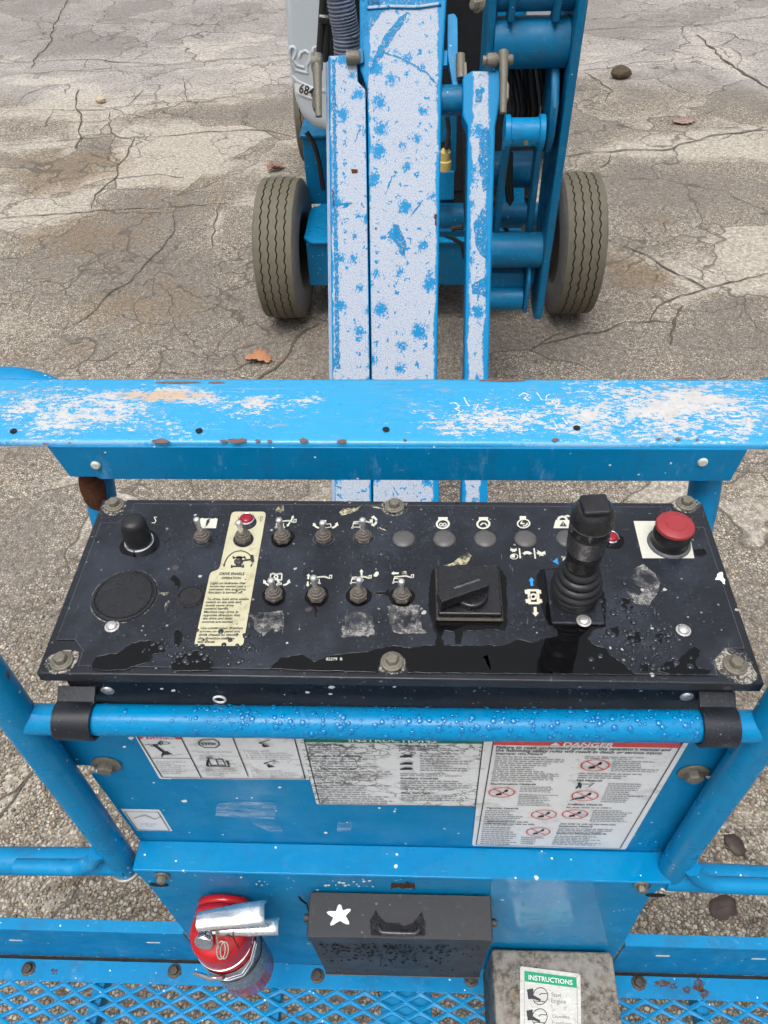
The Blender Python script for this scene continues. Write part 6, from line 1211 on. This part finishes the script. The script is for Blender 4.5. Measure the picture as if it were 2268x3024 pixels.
g = Print((0, yc - .004, 0), (0, -1, 0), (0, 0, 1), .0012); g.poly([c1(*p_) for p_ in ((168, 812), (240, 830), (380, 875), (400, 985), (330, 968), (240, 938), (175, 902))], 'white', 1); g.text('6845', c1(205, 902), c1(392, 962), 'print_black', 3, 1.25, 0, .015); g.make('number_plate', tc)
# turret body, chassis and axle
b = MB(); b.box((-.03, 4.15, 1.42), (.62, 1.1, 1.45)); b.build('engine_bay', M['void'], BLF, bevel=.02)  # dark block, shade inside the turret put into its colour
b = MB(); b.box((.0, 4.45, .63), (1.12, .9, .34)); b.box((.0, 4.45, .806), (1.14, .92, .02)); b.build('turret_base', M['blue_shaded'], BLF, bevel=.006)
b = MB(); b.box((.0, 3.80, .335), (1.07, .39, .235)); b.build('axle_beam', M['blue_shaded'], BLF, bevel=.004)
zt = .466; b = MB(); b.prism([(-.49, 3.995, zt), (-.545, 3.93, zt), (-.545, 3.63, zt), (-.51, 3.588, zt), (.52, 3.588, zt), (.55, 3.63, zt), (.55, 3.995, zt)], (0, 0, -.014)); b.build('axle_cover', M['blue'], BLF, bevel=.004)  # lit top in full blue, beam below in the shaded copy
b = MB(); b.box((.03, 4.9, .42), (.62, 2.0, .24)); b.build('chassis', M['blue_shaded'], BLF, bevel=.01)
b = MB(); b.lathe([(.052, -.30), (.052, .40)], 24, at(1335, 637, y=3.3), Matrix.Rotation(math.pi / 2, 3, 'Y')); b.build('cross_tube', M['blue_shaded'], BLF, smooth=50)
b = MB(); b.prism([at(x, y, y=3.22) for x, y in ((1285, 507), (1342, 507), (1340, 590), (1285, 592))], (0, .05, 0)); b.build('valve_plate', M['blue'], BLF, bevel=.003)
b = MB(); b.prism([at(x, y, y=3.15) for x, y in ((1334, 312), (1351, 312), (1346, 505), (1332, 505))], (0, .03, 0)); b.build('bracket_post', M['blue_shaded'], BLF, bevel=.003)
b = MB(); b.prism([at(x, y, y=3.3) for x, y in ((1296, 335), (1336, 335), (1336, 410), (1296, 425))], (0, .03, 0)); b.build('turret_plate', M['blue_shaded'], BLF, bevel=.003)
b = MB(); b.lathe([(.024, -.035), (.026, 0), (.020, .004), (.022, .035), (.014, .045)], 14, at(1314, 475, y=3.12)); b.build('cable_plug', M['yellow_plastic'], BLF, smooth=40)
b = MB(); b.tube(on_y([(1318, 410), (1320, 440), (1315, 460)], 3.12), .006, 8); b.build('cable', M['hose'], BLF)
b = MB(); b.tube(on_y([(1333, 678), (1350, 672), (1368, 672)], 3.2), .012, 8); b.build('hose_end', M['hose'], BLF)
b = MB(); b.prism([at(x, y, y=3.5) for x, y in ((1312, 671), (1332, 671), (1328, 684), (1316, 684))], (0, .01, 0)); b.build('paper_tag', M['white'], BLF)
# folded riser arms
def xcyl(px, py, y, r_, xa_, xb_, name, m='blue_shaded', n=32):
    c_ = at(px, py, y=y); b = MB(); b.lathe([(r_, 0), (r_, xb_ - xa_)], n, (xa_, y, c_.z), Matrix.Rotation(math.pi / 2, 3, 'Y')); return b.build(name, M[m], BLF, smooth=50, bevel=.003)
def yzplate(x, th, pts, name, m='blue_shaded', bevel=.006):
    b = MB(); b.prism([(x, y, z) for y, z in pts], (th, 0, 0)); return b.build(name, M[m], BLF, bevel=bevel)
yzplate(.508, .030, [(2.875, .50), (2.90, .47), (3.02, .46), (3.14, .55), (3.20, 1.2), (3.24, 2.15), (2.86, 2.15), (2.872, 1.1)], 'riser_arm')
yzplate(.232, .026, [(2.93, 1.22), (3.14, 1.22), (3.2, 2.15), (2.90, 2.15)], 'riser_arm'); yzplate(.232, .026, [(2.90, .47), (3.1, .47), (3.12, 1.15), (2.93, 1.15)], 'riser_arm')
xcyl(1570, 125, 2.98, .078, .258, .508, 'riser_tube'); xcyl(1570, -20, 2.98, .050, .258, .508, 'riser_tube'); xcyl(1520, 738, 2.95, .068, .258, .508, 'riser_tube'); xcyl(1510, 880, 2.95, .050, .215, .455, 'riser_tube')
b = MB(); b.box((.34, 3.0, at(1510, 830, y=2.95).z), (.24, .10, .07)); b.build('riser_saddle', M['blue_shaded'], BLF, bevel=.01)
yzplate(.458, .016, [(2.885, .53), (2.90, .50), (3.05, .50), (3.05, .70), (2.93, .72), (2.885, .66)], 'end_plate'); yzplate(.478, .014, [(2.93, .62), (3.05, .62), (3.05, .78), (2.93, .78)], 'end_plate')
for px, y_ in ((1505, 15), (1640, 12)):
    c_ = at(px, 14, y=2.90); yzplate(c_.x, .02, [(2.86, c_.z + .10), (2.90, c_.z - .05), (2.98, c_.z - .07), (3.0, c_.z + .1)], 'tube_lug')
rc = at(1547, 390, y=2.85); b = MB(); b.lathe([(.056, 0), (.056, .018), (.046, .022), (.046, .115), (.056, .119), (.056, .137)], 28, (rc.x - .068, 2.85, rc.z), Matrix.Rotation(math.pi / 2, 3, 'Y')); b.build('link_roller', M['blue'], BLF, smooth=40)
b = MB(); b.lathe([(.008, 0), (.008, .01)], 8, (rc.x + .004, 2.802, rc.z - .015), Matrix.Rotation(math.pi / 2, 3, 'X')); b.build('grease_nipple', M['bolt_dirty'], BLF)
for x_, pxb in ((rc.x - .056, 1462), (rc.x + .056, 1560)):
    e_ = at(pxb, 690, y=3.02); b = MB(); b.beam((x_, 2.85, rc.z), (e_.x, 3.02, e_.z), .022, .07, (0, -1, 0)); b.build('link_arm', M['blue_shaded'], BLF, bevel=.004)
xcyl(1555, 500, 3.15, .068, .27, .47, 'cylinder_barrel', 'blue_shaded')
pl_ = at(1628, 350, y=2.9); yzplate(pl_.x - .014, .030, [(2.86, pl_.z + .05), (2.90, pl_.z + .10), (3.08, pl_.z + .30), (3.14, pl_.z + .26), (3.04, pl_.z - .05), (2.98, pl_.z - .13), (2.90, pl_.z - .12), (2.86, pl_.z - .05)], 'link_plate', bevel=.012)
rnd = random.Random(4)
for k in range(8):
    x_ = 1500 + k * 21; b = MB(); b.tube(on_y([(x_ + 10, 130), (x_ + 6 + rnd.uniform(-6, 6), 195), (x_ + 16 + rnd.uniform(-8, 8), 260), (x_ + 20 + rnd.uniform(-6, 6), 320), (x_ + 8, 400)], 3.07 + .015 * (k % 3)), rnd.uniform(.011, .016), 10); b.build('hydraulic_hose', M['hose'], BLF, smooth=60)
b = MB(); b.tube(on_y([(1500, 440), (1494, 520), (1502, 590), (1506, 602), (1510, 590), (1506, 520), (1508, 450)], 3.02), .011, 10); b.build('hydraulic_hose', M['hose'], BLF, smooth=60)
b = MB(); b.prism([at(x, y, y=3.5) for x, y in ((1478, 585), (1486, 550), (1548, 552), (1550, 662), (1474, 666))], (0, .02, 0)); b.build('guard_plate', M['blue'], BLF, bevel=.004)
b = MB(); b.box((.36, 3.75, 1.05), (.36, .28, .95)); b.build('riser_interior', M['void'], BLF, bevel=.01)  # dark block, shade behind the arms put into its colour
b = MB(); b.prism([at(x, y, y=3.45) for x, y in ((1552, 12), (1650, 14), (1640, 62), (1556, 64))], (0, .03, 0)); b.build('far_cover', M['cover'], BLF, bevel=.004); b = MB(); b.prism([at(x, y, y=3.46) for x, y in ((1470, 12), (1552, 12), (1556, 64), (1470, 66))], (0, .03, 0)); b.build('far_plate', M['blue'], BLF, bevel=.004)
b = MB(); c_ = at(1605, 680, y=3.4); b.box((.30, 3.42, at(1540, 682, y=3.42).z), (.40, .05, .03)); b.build('tie_bar', M['blue_shaded'], BLF, bevel=.004)
# wheels: tyre with zigzag grooves
t = NT('tyre_rubber'); p = t.pos(); w_ = t.attr('side'); col = t.mix(t.noise(25, 5), (.092, .082, .056), (.150, .134, .095)); col = t.mix(w_, col, t.mix(t.noise(40, 4), (.11, .107, .105), (.19, .186, .182))); gv_ = t.attr('groove'); col = t.mix(gv_, col, (.026, .023, .018))
zz = t.sep(p)[2]; low_dark = t.math('MULTIPLY', t.ss(t.math('ADD', zz, t.math('MULTIPLY', t.noise(14, 5), .2)), .36, .14), .55); col = t.mix(low_dark, col, (.075, .058, .036)); t.bump(t.noise(160, 4), .2, .002)  # tyre blends to darker brown towards the bottom
M['tyre'] = t.done(col, .72)
def tyre_mesh():
    R0, Wd, rim, per, sub_ = .345, .205, .185, 42, 6; nt = per * sub_; hw = Wd / 2; gr = [-.058, -.0195, .0195, .058]; g = .0040
    cols = []                                        # (x, radius, zigzag, side, groove)
    cols += [(-hw * .92, rim, 0, 1, 0), (-hw * 1.04, rim + .03, 0, 1, 0), (-hw * 1.07, .255, 0, 1, 0), (-hw * 1.03, .300, 0, 1, 0), (-hw * .97, .322, 0, 1, 0), (-hw * .93, .333, 0, .9, 0), (-hw * .88, R0 - .006, 0, 0, 0)]
    for c_ in gr:
        rr2 = R0 - .016 * (c_ / hw) ** 2; cols += [(c_ - g / 2 - .0015, rr2, 1, 0, 0), (c_ - g / 2, rr2 - .002, 1, 0, 1), (c_ - g / 3, rr2 - .011, 1, 0, 1), (c_ + g / 3, rr2 - .011, 1, 0, 1), (c_ + g / 2, rr2 - .002, 1, 0, 1), (c_ + g / 2 + .0015, rr2, 1, 0, 0)]
    cols += [(-x, r_, z_, s_, g_) for x, r_, z_, s_, g_ in cols[:7][::-1]]
    vs, sd, gvv = [], [], []
    for i in range(nt):
        a = 2 * math.pi * i / nt; ph = (i % sub_) / sub_; zig = .0036 * (math.sin(2 * math.pi * ph) + .25 * math.sin(4 * math.pi * ph))
        for x, r_, z_, s_, g_ in cols:
            rr2 = r_ - (.004 if s_ == .9 and i % 3 == 0 else 0); vs.append((x + zig * z_, rr2 * math.cos(a), rr2 * math.sin(a))); sd.append(min(1, s_)); gvv.append(g_)
    k = len(cols); fs = [(i * k + j, i * k + j + 1, ((i + 1) % nt) * k + j + 1, ((i + 1) % nt) * k + j) for i in range(nt) for j in range(k - 1)]
    me = bpy.data.meshes.new('tyre'); me.from_pydata(vs, [], [f_[::-1] for f_ in fs]); me.update()
    for nm, arr in (('side', sd), ('groove', gvv)):
        a_ = me.attributes.new(nm, 'FLOAT', 'POINT'); a_.data.foreach_set('value', arr)
    me.materials.append(M['tyre']); me.polygons.foreach_set('use_smooth', [True] * len(fs)); me.set_sharp_from_angle(angle=rad(45)); return me
TM = tyre_mesh()
b = MB(); b.lathe([(.10, -.075), (.155, -.08), (.186, -.095), (.188, -.06), (.165, -.03), (.165, .03), (.188, .06), (.186, .095), (.16, .085), (.12, .03), (.05, .035)], 40, (0, 0, 0), Matrix.Rotation(math.pi / 2, 3, 'Y')); wheel0 = b.build('wheel', M['bolt_dark'], None, smooth=40); wheel0.parent = BLF
for i, (x_, y_, rz) in enumerate(((-.662, 3.745, -.04), (.803, 3.775, .03), (-.69, 5.70, 0), (.80, 5.70, 0))):
    w_o = wheel0 if i == 0 else wheel0.copy()
    if i: COL.objects.link(w_o); w_o.parent = BLF
    w_o.location = Vector((x_, y_, .3435)) - org(BLF); w_o.rotation_euler = (.1 * i, 0, rz)
    to = bpy.data.objects.new('tyre', TM); COL.objects.link(to); to.parent = w_o
b = MB(); b.lathe([(.06, -.60), (.06, .62)], 20, (.07, 3.78, .345), Matrix.Rotation(math.pi / 2, 3, 'Y')); b.build('axle_shaft', M['void'], BLF)
b = MB(); b.lathe([(.06, -.66), (.06, .66)], 20, (.06, 5.70, .345), Matrix.Rotation(math.pi / 2, 3, 'Y')); b.build('axle_shaft', M['void'], BLF)
